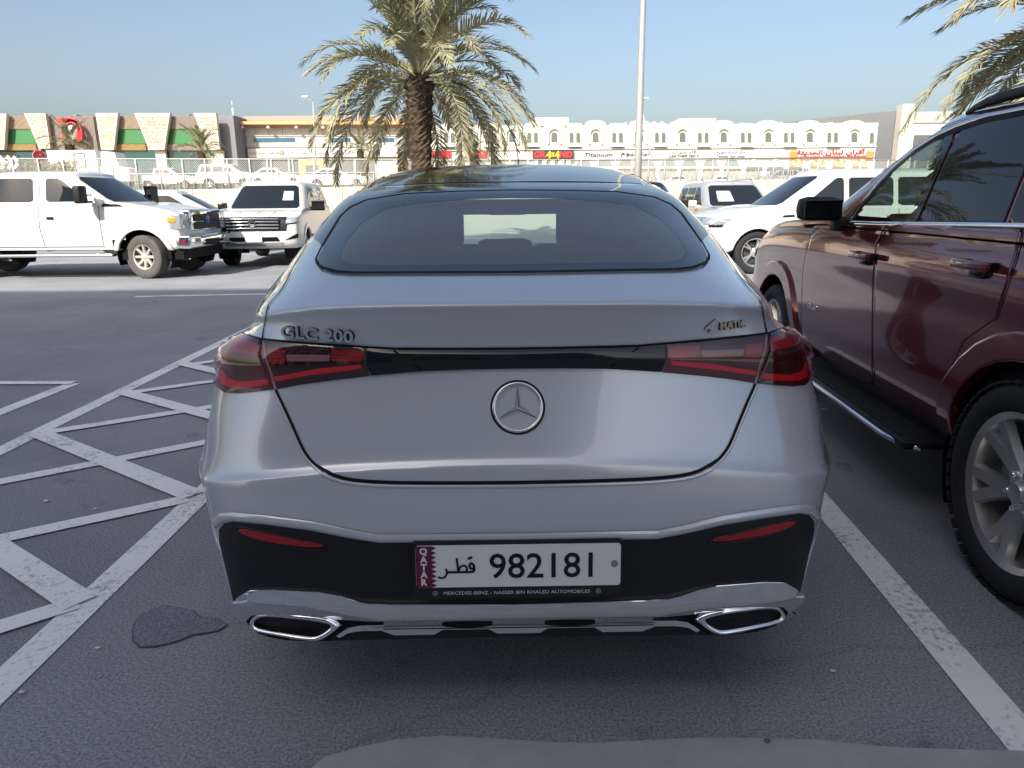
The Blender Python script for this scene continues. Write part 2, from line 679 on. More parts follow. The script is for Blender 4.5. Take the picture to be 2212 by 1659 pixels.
# ------------------------------------------------------------------ ground, markings, pavement
def asphalt_material(name, col, stain):
    m = bpy.data.materials.new(name)
    m.use_nodes = True
    nt = m.node_tree
    b = nt.nodes['Principled BSDF']
    b.inputs['Roughness'].default_value = 0.82
    b.inputs['Specular IOR Level'].default_value = 0.35
    tc = nt.nodes.new('ShaderNodeTexCoord')
    def noise(scale, detail=6, rough=.6):
        n = nt.nodes.new('ShaderNodeTexNoise')
        n.inputs['Scale'].default_value = scale
        n.inputs['Detail'].default_value = detail
        n.inputs['Roughness'].default_value = rough
        nt.links.new(tc.outputs['Object'], n.inputs['Vector'])
        return n
    def ramp(src, p0, c0, p1, c1):
        r = nt.nodes.new('ShaderNodeValToRGB')
        r.color_ramp.elements[0].position, r.color_ramp.elements[0].color = p0, (*c0, 1)
        r.color_ramp.elements[1].position, r.color_ramp.elements[1].color = p1, (*c1, 1)
        nt.links.new(src, r.inputs[0])
        return r
    def mul(a, bb, fac=1.0):
        x = nt.nodes.new('ShaderNodeMix')
        x.data_type = 'RGBA'
        x.blend_type = 'MULTIPLY'
        x.inputs['Factor'].default_value = fac
        nt.links.new(a, x.inputs['A'])
        nt.links.new(bb, x.inputs['B'])
        return x.outputs['Result']
    grain = ramp(noise(120, 4).outputs['Fac'], .35, [c * .58 for c in col], .68, [c * 1.4 for c in col])
    broad = ramp(noise(.55, 5).outputs['Fac'], .3, (.74, .74, .76), .7, (1.14, 1.12, 1.1))
    spots = ramp(noise(2.3, 4, .75).outputs['Fac'], .28, stain, .40, (1, 1, 1))
    c = mul(mul(grain.outputs[0], broad.outputs[0]), spots.outputs[0])
    vor = nt.nodes.new('ShaderNodeTexVoronoi')
    vor.feature = 'DISTANCE_TO_EDGE'
    vor.inputs['Scale'].default_value = .42
    wob = nt.nodes.new('ShaderNodeMix')
    wob.data_type = 'RGBA'
    wob.inputs['Factor'].default_value = .28
    nt.links.new(tc.outputs['Object'], wob.inputs['A'])
    nt.links.new(noise(1.6, 5).outputs['Color'], wob.inputs['B'])
    nt.links.new(wob.outputs['Result'], vor.inputs['Vector'])
    crack = ramp(vor.outputs['Distance'], .0015, (.55, .55, .56), .0045, (1, 1, 1))
    c = mul(c, crack.outputs[0], .3)
    nt.links.new(c, b.inputs['Base Color'])
    bp = nt.nodes.new('ShaderNodeBump')
    bp.inputs['Strength'].default_value = .35
    bp.inputs['Distance'].default_value = .004
    nt.links.new(noise(210, 3, .7).outputs['Fac'], bp.inputs['Height'])
    nt.links.new(bp.outputs['Normal'], b.inputs['Normal'])
    M[name] = m
asphalt_material('asphalt', (0.26, 0.273, 0.293), (.62, .62, .64))
asphalt_material('asphalt_patch', (0.185, 0.20, 0.23), (.6, .6, .62))
principled('concrete', (0.33, 0.335, 0.335), 0.85, spec=0.3, noise=0.25, nscale=7, bump=0.3, bscale=60, bdist=0.004)
principled('sand', (0.36, 0.31, 0.24), 0.95, spec=0.1, noise=0.25, nscale=1.2)
principled('kerb_stone', (0.5, 0.48, 0.44), 0.8, spec=0.3, noise=0.15, nscale=4)

def paint_material(name, col, under, wear=.44):
    m = principled(name, col, .7, spec=.35)
    nt = m.node_tree
    b = nt.nodes['Principled BSDF']
    tc = nt.nodes.new('ShaderNodeTexCoord')
    n = nt.nodes.new('ShaderNodeTexNoise')
    n.inputs['Scale'].default_value = 38
    n.inputs['Detail'].default_value = 8
    n.inputs['Roughness'].default_value = .75
    n2 = nt.nodes.new('ShaderNodeTexNoise')
    n2.inputs['Scale'].default_value = 3
    n2.inputs['Detail'].default_value = 3
    ad = nt.nodes.new('ShaderNodeMath')
    ad.operation = 'MULTIPLY_ADD'
    ad.inputs[1].default_value = .45
    r = nt.nodes.new('ShaderNodeValToRGB')
    r.color_ramp.elements[0].position, r.color_ramp.elements[0].color = wear + .17, (*under, 1)
    r.color_ramp.elements[1].position, r.color_ramp.elements[1].color = wear + .30, (*col, 1)
    nt.links.new(tc.outputs['Object'], n.inputs['Vector'])
    nt.links.new(tc.outputs['Object'], n2.inputs['Vector'])
    nt.links.new(n2.outputs['Fac'], ad.inputs[0])
    nt.links.new(n.outputs['Fac'], ad.inputs[2])
    nt.links.new(ad.outputs[0], r.inputs[0])
    nt.links.new(r.outputs[0], b.inputs['Base Color'])
    bp = nt.nodes.new('ShaderNodeBump')
    bp.inputs['Strength'].default_value = .4
    bp.inputs['Distance'].default_value = .003
    nt.links.new(n.outputs['Fac'], bp.inputs['Height'])
    nt.links.new(bp.outputs['Normal'], b.inputs['Normal'])
paint_material('road_paint', (0.78, 0.78, 0.76), (0.34, 0.34, 0.34), wear=.39)

def flat(name, pts, z, mat, kind='structure'):
    o = mesh_obj(name, [(p[0], p[1], z) for p in pts], [tuple(range(len(pts)))], mat)
    if o.data.polygons[0].normal.z < 0:
        o.data.flip_normals()
    if kind:
        tag(o, kind=kind)
    return o

RAMP0, RAMP1, RAMPZ = 24.0, 40.0, 0.75
def ground_z(Y):
    return RAMPZ * min(1, max(0, (Y - RAMP0) / (RAMP1 - RAMP0)))
ys_ = [-80, RAMP0 - 6, RAMP0, RAMP0 + 4, RAMP1 - 4, RAMP1, 64]
V = []
for y in ys_:
    z = 0 if y <= RAMP0 else (RAMPZ if y >= RAMP1 else RAMPZ * (3 * ((y - RAMP0) / 16) ** 2 - 2 * ((y - RAMP0) / 16) ** 3))
    V += [(-400, y, z), (400, y, z)]
tag(mesh_obj('ground', V, [(2 * k, 2 * k + 1, 2 * k + 3, 2 * k + 2) for k in range(len(ys_) - 1)], 'asphalt', smooth=True), kind='structure')

pw = [RAMP0 - .5, RAMP0 + 4, RAMP1 - 4, RAMP1, 44]
V = []
for y in pw:
    t_ = min(1, max(0, (y - RAMP0) / 16))
    z = RAMPZ * (3 * t_ ** 2 - 2 * t_ ** 3) + .03
    V += [(-60, y, z), (60, y, z)]
principled('paving', (0.52, 0.48, 0.40), .85, noise=.12, nscale=.8)
tag(mesh_obj('paving', V, [(2 * k, 2 * k + 1, 2 * k + 3, 2 * k + 2) for k in range(len(pw) - 1)], 'paving', smooth=True), kind='structure')

def road_line(a, b, w=.11, name='road_marking', z=.004, ext0=0.0, ext1=0.0):
    p, q = at_ground(*a), at_ground(*b)
    d = (q - p).normalized()
    p, q = p - d * ext0, q + d * ext1
    s = Vector((-d.y, d.x, 0)) * w / 2
    return flat(name, [p + s, q + s, q - s, p - s], z, 'road_paint')
road_line((445, 1061), (4, 1480), .125, ext0=2.6, ext1=1.0)
road_line((470, 745), (0, 975), .12, ext0=1.9, ext1=1.2, z=.0045)
road_line((158, 829), (0, 891), .12, ext1=1.2)
for k, (a, b, e0, e1) in enumerate((((0, 1043), (425, 961), 1, .35), ((0, 1167), (405, 1080), .6, 0), ((0, 1358), (169, 1305), .6, 0), ((101, 936), (442, 883), 0, .5), ((287, 849), (453, 826), 0, .8), ((405, 790), (467, 781), 0, 1), ((0, 829), (158, 829), 1.5, 0))):
    road_line(a, b, .10, z=.008 + .0004 * k, ext0=e0, ext1=e1)
for k, (a, b, e0, e1) in enumerate((((73, 934), (418, 1074), 0, 0), ((0, 1193), (174, 1308), .8, 0), ((262, 848), (442, 897), 0, .7), ((388, 786), (464, 804), 0, .9))):
    road_line(a, b, .12, z=.012 + .0004 * k, ext0=e0, ext1=e1)
road_line((1764, 1076), (2212, 1602), .125, ext0=2.5, ext1=.6)
road_line((292, 641), (592, 635), .12, ext1=1.0)

PV = [(640, 1700), (701, 1649), (780, 1626), (855, 1611), (954, 1602), (1030, 1606), (1108, 1611), (1200, 1617), (1290, 1618), (1400, 1612), (1501, 1607), (1640, 1607), (1767, 1611), (1922, 1627), (2060, 1632), (2212, 1635), (2420, 1650)]
edge = [at_ground(*p) for p in PV]
pts = [(p.x, p.y) for p in edge] + [(12, edge[-1].y - .1), (12, -13.95), (-26, -13.95), (-26, edge[0].y - .5), (edge[0].x - .2, edge[0].y - .35)]
n_ = len(pts)
pv = mesh_obj('pavement', [(x, y, .02) for x, y in pts] + [(x, y, -.05) for x, y in pts], [tuple(range(n_))[::-1]] + [(k, n_ + k, n_ + (k + 1) % n_, (k + 1) % n_)[::-1] for k in range(n_)], 'concrete')
bmx = bmesh.new(); bmx.from_mesh(pv.data); bmesh.ops.recalc_face_normals(bmx, faces=bmx.faces); bmx.to_mesh(pv.data); bmx.free()
tag(pv, kind='structure')
def c8(x, y):
    return (x * .5628, 604 + y * .5628)
PP = [c8(*q) for q in ((512, 1350), (520, 1320), (545, 1290), (590, 1270), (630, 1258), (690, 1266), (740, 1275), (765, 1300), (800, 1302), (830, 1305), (872, 1330), (840, 1350), (780, 1362), (740, 1365), (690, 1388), (640, 1402), (600, 1410), (540, 1412), (516, 1390))]
flat('asphalt_repair', [at_ground(*p) for p in PP], .006, 'asphalt_patch')
principled('dark_seam', (0.10, 0.10, 0.105), .9, spec=.2)
gp = [at_ground(*p) + Vector((0, 0, .005)) for p in PP]
def seam(name, pts, w, mat, closed=False):
    V, F = [], []
    k = len(pts)
    for i, p in enumerate(pts):
        a, b = pts[(i - 1) % k] if closed or i else p, pts[(i + 1) % k] if closed or i < k - 1 else p
        d = (b - a).normalized()
        s = Vector((-d.y, d.x, 0)) * (w * (0.6 + .8 * random.random())) / 2
        V += [p + s, p - s]
    for i in range(k if closed else k - 1):
        j = (i + 1) % k
        F.append((2 * i, 2 * i + 1, 2 * j + 1, 2 * j))
    o = mesh_obj(name, V, F, mat)
    if o.data.polygons[0].normal.z < 0:
        o.data.flip_normals()
    return tag(o, kind='structure')
seam('repair_seam', gp, .010, 'dark_seam', True)
# small litter
principled('litter', (0.62, 0.62, 0.6), .8)
for k, (p, s, lab) in enumerate((((100, 1084), .02, 'small pale paper scrap between the hatched lines'), ((206, 1101), .013, 'tiny bluish scrap lying on the hatched bay'), ((213, 1402), .011, 'thin curled white scrap beside the tarmac repair'), ((48, 1498), .012, 'small pale chip near the painted bay line'), ((1780, 885), .02, 'small bright scrap under the running board'), ((1798, 1452), .012, 'tiny white chip on the tarmac by the bay line'), ((1655, 1618), .011, 'dark pebble on the pavement edge'))):
    c = at_ground(*p)
    bm = bmesh.new()
    bmesh.ops.create_icosphere(bm, subdivisions=1, radius=1.0)
    for v in bm.verts:
        v.co = Vector((c.x + v.co.x * s * random.uniform(.7, 1.2), c.y + v.co.y * s * random.uniform(.5, .9), .006 + (.022 if p[1] > 1600 else 0) + v.co.z * s * .25))
    tag(bm_obj('pebble' if p[1] > 1600 else 'litter_scrap', bm, 'litter' if k != 6 else 'dark_seam', smooth=True), lab, 'pebble' if p[1] > 1600 else 'litter')

# ------------------------------------------------------------------ showroom behind the camera (its shade covers the foreground)
principled('render_wall', (0.30, 0.31, 0.33), .8, noise=.08, nscale=1)
principled('showroom_glass', (0.03, 0.035, 0.04), .05, spec=.6)
principled('column_white', (0.78, 0.77, 0.74), .6)
sh = thing('office_block', 'tall grey office block standing behind the parking bays', 'building', (5, -14, 0))
SH_H, SH_L = 21.65, 20.75
for x0, x1, h in ((-34, -20.3, SH_H), (-20.3, -14.6, SH_L), (-14.6, -1.5, SH_H)):
    box('wall', x0, x1, -12, 0, 0, h, 'render_wall', sh)
for f in range(5):
    for k in range(9):
        x0 = -33.4 + k * 3.55
        if f == 0:
            box('column', x0 - .15, x0 + .25, .0, .5, 0, 3.6, 'column_white', sh, .01)
        box('window', x0 + .5, x0 + 3.0, -.05, .03, .5 + f * 3.7, 2.8 + f * 3.7, 'showroom_glass', sh)
box('canopy', -34, -1.5, .0, 1.4, 3.6, 4.0, 'column_white', sh)
# ------------------------------------------------------------------ silver coupe SUV (rear of it fills the picture)
GD = 1.57                                   # metres from the camera to its rearmost point

def gray(q):
    """canonical rear view: q = (pixels right of its middle, pixel row) -> ray in the car's own axes"""
    a, b = q[0] / F_PX, (CY - q[1]) / F_PX
    return (0, -GD, CAM_H), (a, math.cos(PITCH) + math.sin(PITCH) * b, -math.sin(PITCH) + math.cos(PITCH) * b)

def glc_rows():
    def low(pts, zc, zs, W, yf):
        r = []
        ws = [0, .12, .35, .62, .85, 1, 1]
        for (x, y), w in zip(pts, ws):
            r.append((x, y, zc + (zs - zc) * w))
        r += [(W, 1.95, zs), (W, 2.85, zs), (W - .005, 3.75, zs), (W - .1, 4.38, zs), (W * .52, yf - .1, zs), (0, yf, zs)]
        return r
    rows = []
    rows.append(low([(0, .100), (.40, .100), (.62, .115), (.745, .185), (.80, .33), (.87, .55), (.89, 1.03)], .30, .27, .88, 4.6))
    rows.append(low([(0, .085), (.40, .087), (.62, .10), (.75, .145), (.81, .25), (.89, .48), (.91, 1.03)], .36, .32, .905, 4.68))
    rows.append(low([(0, .055), (.40, .06), (.62, .075), (.755, .125), (.822, .245), (.91, .47), (.93, 1.03)], .44, .40, .92, 4.72))
    rows.append(low([(0, .03), (.40, .035), (.63, .055), (.76, .113), (.830, .24), (.925, .465), (.94, 1.03)], .54, .48, .93, 4.75))
    rows.append(low([(0, .002), (.40, .008), (.64, .03), (.765, .098), (.836, .232), (.933, .46), (.945, 1.03)], .635, .56, .935, 4.764))
    rows.append(low([(0, .000), (.40, .008), (.64, .032), (.77, .102), (.843, .236), (.938, .465), (.948, 1.03)], .72, .625, .94, 4.76))
    rows.append(low([(0, .012), (.40, .021), (.64, .047), (.785, .122), (.862, .25), (.942, .47), (.95, 1.03)], .815, .695, .94, 4.74))   # crease
    rows.append(low([(0, .030), (.40, .040), (.63, .066), (.778, .138), (.857, .263), (.934, .475), (.944, 1.03)], .838, .715, .935, 4.73))
    rows.append(low([(0, .070), (.40, .080), (.61, .107), (.748, .172), (.832, .28), (.884, .46), (.925, 1.03)], .94, .84, .92, 4.70))
    rows.append(low([(0, .098), (.40, .108), (.585, .137), (.712, .195), (.798, .29), (.848, .44), (.90, 1.03)], 1.03, .95, .90, 4.62))
    def free(pts, front):
        return list(pts) + list(front)
    rows.append(free([(0, .108, 1.085), (.40, .12, 1.08), (.57, .148, 1.075), (.69, .205, 1.06), (.77, .30, 1.045), (.826, .45, 1.03), (.885, 1.03, 1.01)],
                     [(.892, 1.95, .99), (.895, 2.85, .97), (.88, 3.75, .93), (.76, 4.28, .87), (.42, 4.50, .85), (0, 4.56, .85)]))
    rows.append(free([(0, .088, 1.165), (.38, .108, 1.16), (.535, .148, 1.145), (.635, .215, 1.12), (.705, .33, 1.10), (.772, .53, 1.085), (.862, 1.03, 1.06)],
                     [(.875, 1.95, 1.03), (.87, 2.85, 1.01), (.83, 3.75, .97), (.70, 4.15, .92), (.40, 4.3, .91), (0, 4.35, .91)]))
    rows.append(free([(0, .078, 1.192), (.38, .099, 1.188), (.535, .143, 1.175), (.632, .218, 1.155), (.702, .36, 1.138), (.772, .60, 1.125), (.852, 1.08, 1.10)],
                     [(.865, 1.95, 1.06), (.85, 2.85, 1.035), (.80, 3.70, 1.0), (.66, 4.0, .96), (.38, 4.1, .96), (0, 4.12, .96)]))   # spoiler lip
    rows.append(free([(0, .125, 1.2045), (.38, .147, 1.2005), (.535, .195, 1.190), (.636, .285, 1.175), (.706, .46, 1.165), (.774, .70, 1.158), (.838, 1.14, 1.145)],
                     [(.845, 1.95, 1.10), (.82, 2.85, 1.07), (.75, 3.6, 1.035), (.62, 3.82, 1.01), (.36, 3.9, 1.01), (0, 3.92, 1.01)]))
    rows.append(free([(0, .275, 1.244), (.30, .285, 1.243), (.48, .33, 1.239), (.605, .46, 1.232), (.69, .65, 1.226), (.762, .92, 1.222), (.812, 1.36, 1.212)],
                     [(.80, 2.05, 1.19), (.785, 2.85, 1.16), (.72, 3.42, 1.10), (.60, 3.60, 1.06), (.36, 3.68, 1.05), (0, 3.70, 1.05)]))   # foot of the rear glass
    rows.append(free([(0, .50, 1.313), (.30, .51, 1.312), (.47, .55, 1.306), (.592, .66, 1.297), (.678, .83, 1.290), (.742, 1.09, 1.288), (.778, 1.55, 1.290)],
                     [(.765, 2.1, 1.28), (.75, 2.8, 1.25), (.69, 3.2, 1.19), (.57, 3.36, 1.165), (.35, 3.42, 1.16), (0, 3.44, 1.16)]))
    rows.append(free([(0, .73, 1.383), (.28, .74, 1.381), (.45, .775, 1.374), (.58, .87, 1.363), (.66, 1.03, 1.357), (.715, 1.29, 1.36), (.745, 1.75, 1.372)],
                     [(.735, 2.15, 1.37), (.72, 2.7, 1.345), (.655, 3.0, 1.29), (.545, 3.13, 1.27), (.34, 3.18, 1.268), (0, 3.2, 1.268)]))
    rows.append(free([(0, .955, 1.450), (.27, .962, 1.448), (.43, .995, 1.442), (.555, 1.085, 1.432), (.635, 1.25, 1.428), (.685, 1.52, 1.434), (.712, 1.92, 1.45)],
                     [(.705, 2.2, 1.455), (.685, 2.6, 1.43), (.62, 2.83, 1.39), (.52, 2.93, 1.375), (.33, 2.97, 1.372), (0, 2.99, 1.372)]))   # top of the rear glass
    rows.append(free([(0, 1.20, 1.489), (.26, 1.205, 1.487), (.41, 1.235, 1.482), (.53, 1.31, 1.475), (.605, 1.48, 1.473), (.655, 1.76, 1.483), (.685, 2.05, 1.497)],
                     [(.68, 2.25, 1.50), (.655, 2.5, 1.485), (.59, 2.69, 1.46), (.49, 2.76, 1.452), (.32, 2.79, 1.45), (0, 2.80, 1.45)]))
    rows.append(free([(0, 1.60, 1.545), (.24, 1.605, 1.544), (.38, 1.635, 1.540), (.49, 1.71, 1.535), (.56, 1.85, 1.534), (.605, 2.03, 1.538), (.63, 2.17, 1.542)],
                     [(.625, 2.28, 1.542), (.60, 2.42, 1.535), (.54, 2.53, 1.528), (.45, 2.57, 1.525), (.30, 2.59, 1.524), (0, 2.60, 1.524)]))
    rows.append(free([(0, 1.98, 1.586), (.20, 1.985, 1.585), (.31, 2.0, 1.582), (.39, 2.04, 1.579), (.44, 2.11, 1.577), (.475, 2.18, 1.576), (.49, 2.24, 1.576)],
                     [(.485, 2.3, 1.576), (.46, 2.35, 1.575), (.41, 2.38, 1.574), (.34, 2.395, 1.574), (.2, 2.4, 1.574), (0, 2.4, 1.574)]))
    rows.append([(0, 2.12, 1.594)] + [(0, 2.12 + .02 * k, 1.594) for k in range(1, 12)] + [(0, 2.34, 1.594)])
    return rows

GLC_SEG_C = [7, 6, 8, 8, 8, 8, 8, 7, 7, 6, 5, 5]
def g_plane(u, v, y):
    o, d = gray((u, v))
    t = (y - o[1]) / d[1]
    return Vector((d[0] * t, y, o[2] + d[2] * t))

glc = thing('silver_coupe_car', 'silver grey coupe SUV seen from behind with its star emblem and numbered plate', 'car', (0.012, GD, 0), R(0.6))
gb = Loft(glc_rows(), GLC_SEG_C, 5, creases=(6, 12, 14))

def mir(half):
    """closes an outline given for the right half, middle first and last"""
    h = [tuple(p) for p in half]
    l = [(-u, v) for u, v in h if u > 1e-6]
    return h + l[::-1]

G_GLASS = [(0, 416), (120, 418), (229, 422), (308, 434), (341, 449), (363, 468), (403, 529), (417, 556), (416, 566), (405, 577), (381, 585), (345, 588.5), (0, 591)]
G_CLEAR = [(0, 433), (100, 434.5), (184, 440), (265, 452), (319, 480), (354, 518), (371, 549), (366, 562), (350, 571), (320, 574.5), (0, 576.5)]
G_GAP = [(318, 398), (335, 410), (371, 438), (411, 480), (460, 556), (503, 627), (529, 656), (536, 690), (543, 728), (541, 760), (528, 800), (517, 835), (501, 870), (480, 918), (458, 968), (440, 993), (418, 1010), (376, 1027), (307, 1036), (150, 1040.5), (0, 1041.5)]
G_GAP_S = [(float(a), float(b)) for a, b in spline(np.array([(u, v, 0) for u, v in G_GAP]), 3, False)[:, :2]]

def g_project(V):
    W = V - np.array([0, -GD, CAM_H])
    fw = W[:, 1] * math.cos(PITCH) - W[:, 2] * math.sin(PITCH)
    up = W[:, 1] * math.sin(PITCH) + W[:, 2] * math.cos(PITCH)
    return np.stack([W[:, 0] / fw * F_PX, CY - up / fw * F_PX], 1)

glass_in = np.array(mir(G_CLEAR))
glass_mid = np.array(mir([(a * 1.05, b + (b - 505) * 0.08) for a, b in G_CLEAR]))
WS = [(0, 1.10), (.40, 1.10), (.62, 1.13), (.60, 1.22), (.545, 1.36), (.50, 1.43), (.30, 1.445), (0, 1.445)]

def g_drop(c, n):
    q = g_project(c)
    rear = (c[:, 1] < 1.4) & inside(glass_mid, q)
    front = (c[:, 1] > 2.5) & inside(np.array(mir(WS)), c[:, [0, 2]])
    return rear | front

gb.obj('body', 'silver_paint', glc, drop=g_drop)
# cabin lining a little inside the shell
lin = Loft.__new__(Loft)
lin.V, lin.F = gb.V - gb.N * 0.035, gb.F
lin.N = gb.N
lin.V[:, 2] = np.minimum(lin.V[:, 2], 1.555)
lin.obj('cabin_lining', 'cabin', glc, drop=lambda c, n: g_drop(c, n) | (c[:, 2] < .9))
bm = bmesh.new()
add_box(bm, -.86, .86, .35, 4.2, .30, .36)
add_box(bm, -.80, .80, .30, 1.25, .93, .96)
bm_obj('underbody', bm, 'cabin', glc)
# seats
def headrest(name, x, y, z0, z1, w, d=.10):
    bm = bmesh.new()
    add_box(bm, x - w / 2, x + w / 2, y - d / 2, y + d / 2, z0, z1, .045)
    return bm_obj(name, bm, 'seat_fabric', glc, smooth=True, angle=R(60))
for x in (-.37, .37):
    bm = bmesh.new()
    add_box(bm, x - .25, x + .25, 2.35, 2.50, .55, 1.19, .06)
    s_ = bm_obj('front_seat', bm, 'seat_fabric', glc, smooth=True, angle=R(60))
    h_ = headrest('headrest', x + (.04 if x > 0 else -.02), 2.38, 1.17, 1.40, .30)
    h_.parent = s_
bm = bmesh.new()
add_box(bm, -.66, .66, 1.55, 1.72, .55, 1.205, .05)
rs = bm_obj('rear_seat', bm, 'seat_fabric', glc, smooth=True, angle=R(60))
for x in (-.44, -.02, .44):
    headrest('headrest', x, 1.62, 1.16, 1.262 if x == -.02 else 1.27, .25).parent = rs
bm = bmesh.new()
add_box(bm, -.12, .12, 2.93, 2.95, 1.335, 1.40, .02)
bm_obj('rear_view_mirror', bm, 'gloss_black', glc, smooth=True, angle=R(60))
bm = bmesh.new()
add_box(bm, -.72, .72, 3.0, 3.6, .9, 1.09, .06)
bm_obj('dashboard', bm, 'cabin', glc, smooth=True, angle=R(60))

bm = bmesh.new()
add_box(bm, -.66, .66, 2.35, 2.92, 1.35, 1.43, .02)
bm_obj('headliner', bm, 'cabin', glc)

# tailgate, its joints, glass
px = 12.0
tail_out = mir([(0, 398)] + G_GAP_S)
patch('tailgate', np.array(tail_out), gray, gb, .0015, 'silver_paint', glc, cell=px, aniso=2.2, thick=.01, bevel=.0025, holes=[np.array(mir([(0, 596), (345, 593.5), (386, 589), (411, 580), (423, 566), (422, 553), (408, 527), (369, 466), (347, 446), (312, 431), (231, 419), (120, 415), (0, 413)]))])
patch('glass_surround', np.array(mir([(0, 397), (140, 399), (262, 405), (320, 404), (333, 412), (366, 438), (405, 480), (425, 512), (408, 527), (369, 466), (347, 446), (312, 431), (231, 419), (120, 415), (0, 413)])), gray, gb, .005, 'gloss_black', glc, cell=9, aniso=3.5, thick=.004, bevel=0)
patch('rear_window', glass_mid * 1.0, gray, gb, .0070, 'rear_glass', glc, cell=9, aniso=3.5, thick=0.0, bevel=0)
patch('window_band', np.array(mir(G_GLASS)), gray, gb, .0075, 'window_band', glc, cell=9, aniso=3.5, thick=.0, bevel=0, holes=[glass_in])
ribbon('window_seal', mir([(u * 1.012 + 0, v + (v - 505) * .03) for u, v in G_GLASS]), gray, gb, .0065, .008, 'gap_black', glc, step=5, closed=True)
gap_w = .006
side_gap = [p for p in G_GAP_S if p[1] < 730]
ribbon('tailgate_joint', side_gap, gray, gb, .0035, .006, 'gap_black', glc, step=6, mirror=True)
low_gap = [p for p in G_GAP_S if p[1] > 833]
full_low = low_gap + [(-u, v) for u, v in low_gap[::-1] if u > 0]
wl_ = [.0085 if abs(p[0]) < 430 else .007 for p in densify(np.array(full_low), 8, False)]
ribbon('tailgate_joint', full_low, gray, gb, .0035, wl_, 'gap_black', glc, step=8)
ribbon('bumper_edge', [(u * 1.008, v + 7 + (2 if abs(u) < 420 else -3)) for u, v in full_low], gray, gb, .001, .009, 'silver_paint', glc, step=8, crown=.0035)

# roof: black glass roof, rails
def top_ray(q):
    return (q[0], q[1], 3.0), (0, 0, -1)
patch('roof_panel', np.array(mir([(0, 1.215), (.26, 1.22), (.42, 1.255), (.525, 1.34), (.555, 1.53), (.565, 2.0), (.55, 2.5), (.50, 2.72), (.3, 2.78), (0, 2.79)])), top_ray, gb, .003, 'gloss_black', glc, cell=.025, thick=.004, bevel=.001)
for a, b in (((.56, 1.38), (.60, 1.95)), ((.595, 1.44), (.635, 2.0))):
    ribbon('roof_joint', [a, ((a[0] + b[0]) / 2 + .005, (a[1] + b[1]) / 2), b, (b[0] - .01, 2.5)], top_ray, gb, .004, .012, 'gap_black', glc, step=.05, mirror=True)
patch('windscreen', np.array(mir([(0, 1.08), (.40, 1.08), (.64, 1.12), (.62, 1.22), (.56, 1.37), (.51, 1.45), (.30, 1.46), (0, 1.46)])), lambda q: ((q[0], 6, q[1]), (0, -1, 0)), gb, .002, 'clear_glass', glc, cell=.06, thick=0, bevel=0)
# side windows
SW = [(1.05, 1.235), (1.5, 1.225), (2.2, 1.20), (2.9, 1.165), (3.25, 1.15), (2.95, 1.28), (2.65, 1.385), (2.3, 1.435), (1.9, 1.43), (1.5, 1.375), (1.2, 1.30)]
patch('side_window', smooth_poly(SW, 1, keep=(4,)), lambda q: ((3, q[0], q[1]), (-1, 0, 0)), gb, .004, 'dark_glass', glc, cell=.06, thick=.004, mirror=True)

# lamps
LAMP_OUT = [(546.5, 728), (579, 719.5), (601, 711), (606, 709), (627, 757), (639, 789), (641, 807), (637, 828), (625, 840), (601, 842), (560, 839), (521, 834.5), (531, 800), (543, 762)]
LAMP_IN = [(540, 729.5), (470, 735), (400, 740), (324, 745.5), (322, 775), (316, 808.5), (400, 817), (470, 826), (514, 834), (524, 800), (537, 762)]
def lamp_crown(q):
    # the lens bellies out along its middle and leans back towards its upper edge
    u = np.abs(q[:, 0])
    top = np.interp(u, [0, 262, 400, 545, 606], [753, 749, 740, 728, 709])
    bot = np.interp(u, [0, 200, 400, 520, 645], [797, 800, 817, 834, 842])
    t = np.clip((q[:, 1] - top) / (bot - top), 0, 1)
    return .011 * np.sin(np.pi * np.clip(t, 0, 1) ** .8)
BAR = mir([(0, 753.5), (130, 753), (257, 750.5), (321, 746), (319, 775), (313, 808), (200, 800), (100, 797.5), (0, 797)])
patch('light_bar', np.array(BAR), gray, gb, .0075, 'gloss_black', glc, cell=7, aniso=2, thick=.014, bevel=.001, depth=lamp_crown)
ribbon('bar_joint', [(262, 750), (232, 776), (203, 800)], gray, gb, .0165, .004, 'gap_black', glc, step=6, mirror=True)
for nm, out in (('tail_lamp', LAMP_OUT), ('tail_lamp', LAMP_IN)):
    a, b = patch(nm, np.array(out), gray, gb, .0035, 'lamp_housing' if out is LAMP_OUT else 'lamp_housing', glc, cell=9, thick=.008, bevel=0, mirror=True)
    for sgn, par in ((1, a), (-1, b)):
        ry = (lambda q, s=sgn: ((0, -GD, CAM_H), (s * gray(q)[1][0],) + gray(q)[1][1:]))
        if out is LAMP_OUT:
            els = [('lamp_element', 'lamp_red', [(534, 813), (590, 818), (618, 810), (628, 790), (634, 800), (630, 822), (610, 831), (560, 829), (528, 824)]),
                   ('lamp_element', 'lamp_dim', [(552, 738), (600, 722), (616, 752), (580, 760), (548, 764)])]
        else:
            els = [('lamp_element', 'lamp_red', [(334, 784), (420, 791), (500, 805), (519, 808), (517, 818), (440, 805), (334, 793)]),
                   ('lamp_element', 'lamp_dim', [(328, 753), (396, 750), (396, 776), (334, 778), (328, 772)]),
                   ('lamp_element', 'lamp_dim', [(496, 750), (534, 748), (526, 780), (496, 779)]),
                   ('reversing_lamp', 'lamp_white', [(399, 762), (493, 760), (490, 775), (402, 776)])]
        for en, em, ep in els:
            patch(en, np.array(ep), ry, gb, .0055, em, par, cell=7, thick=.003, bevel=.001)
        patch('lamp_lens', np.array(out), ry, gb, .008, 'lamp_lens', par, cell=7, thick=.008, bevel=.002, depth=lamp_crown)
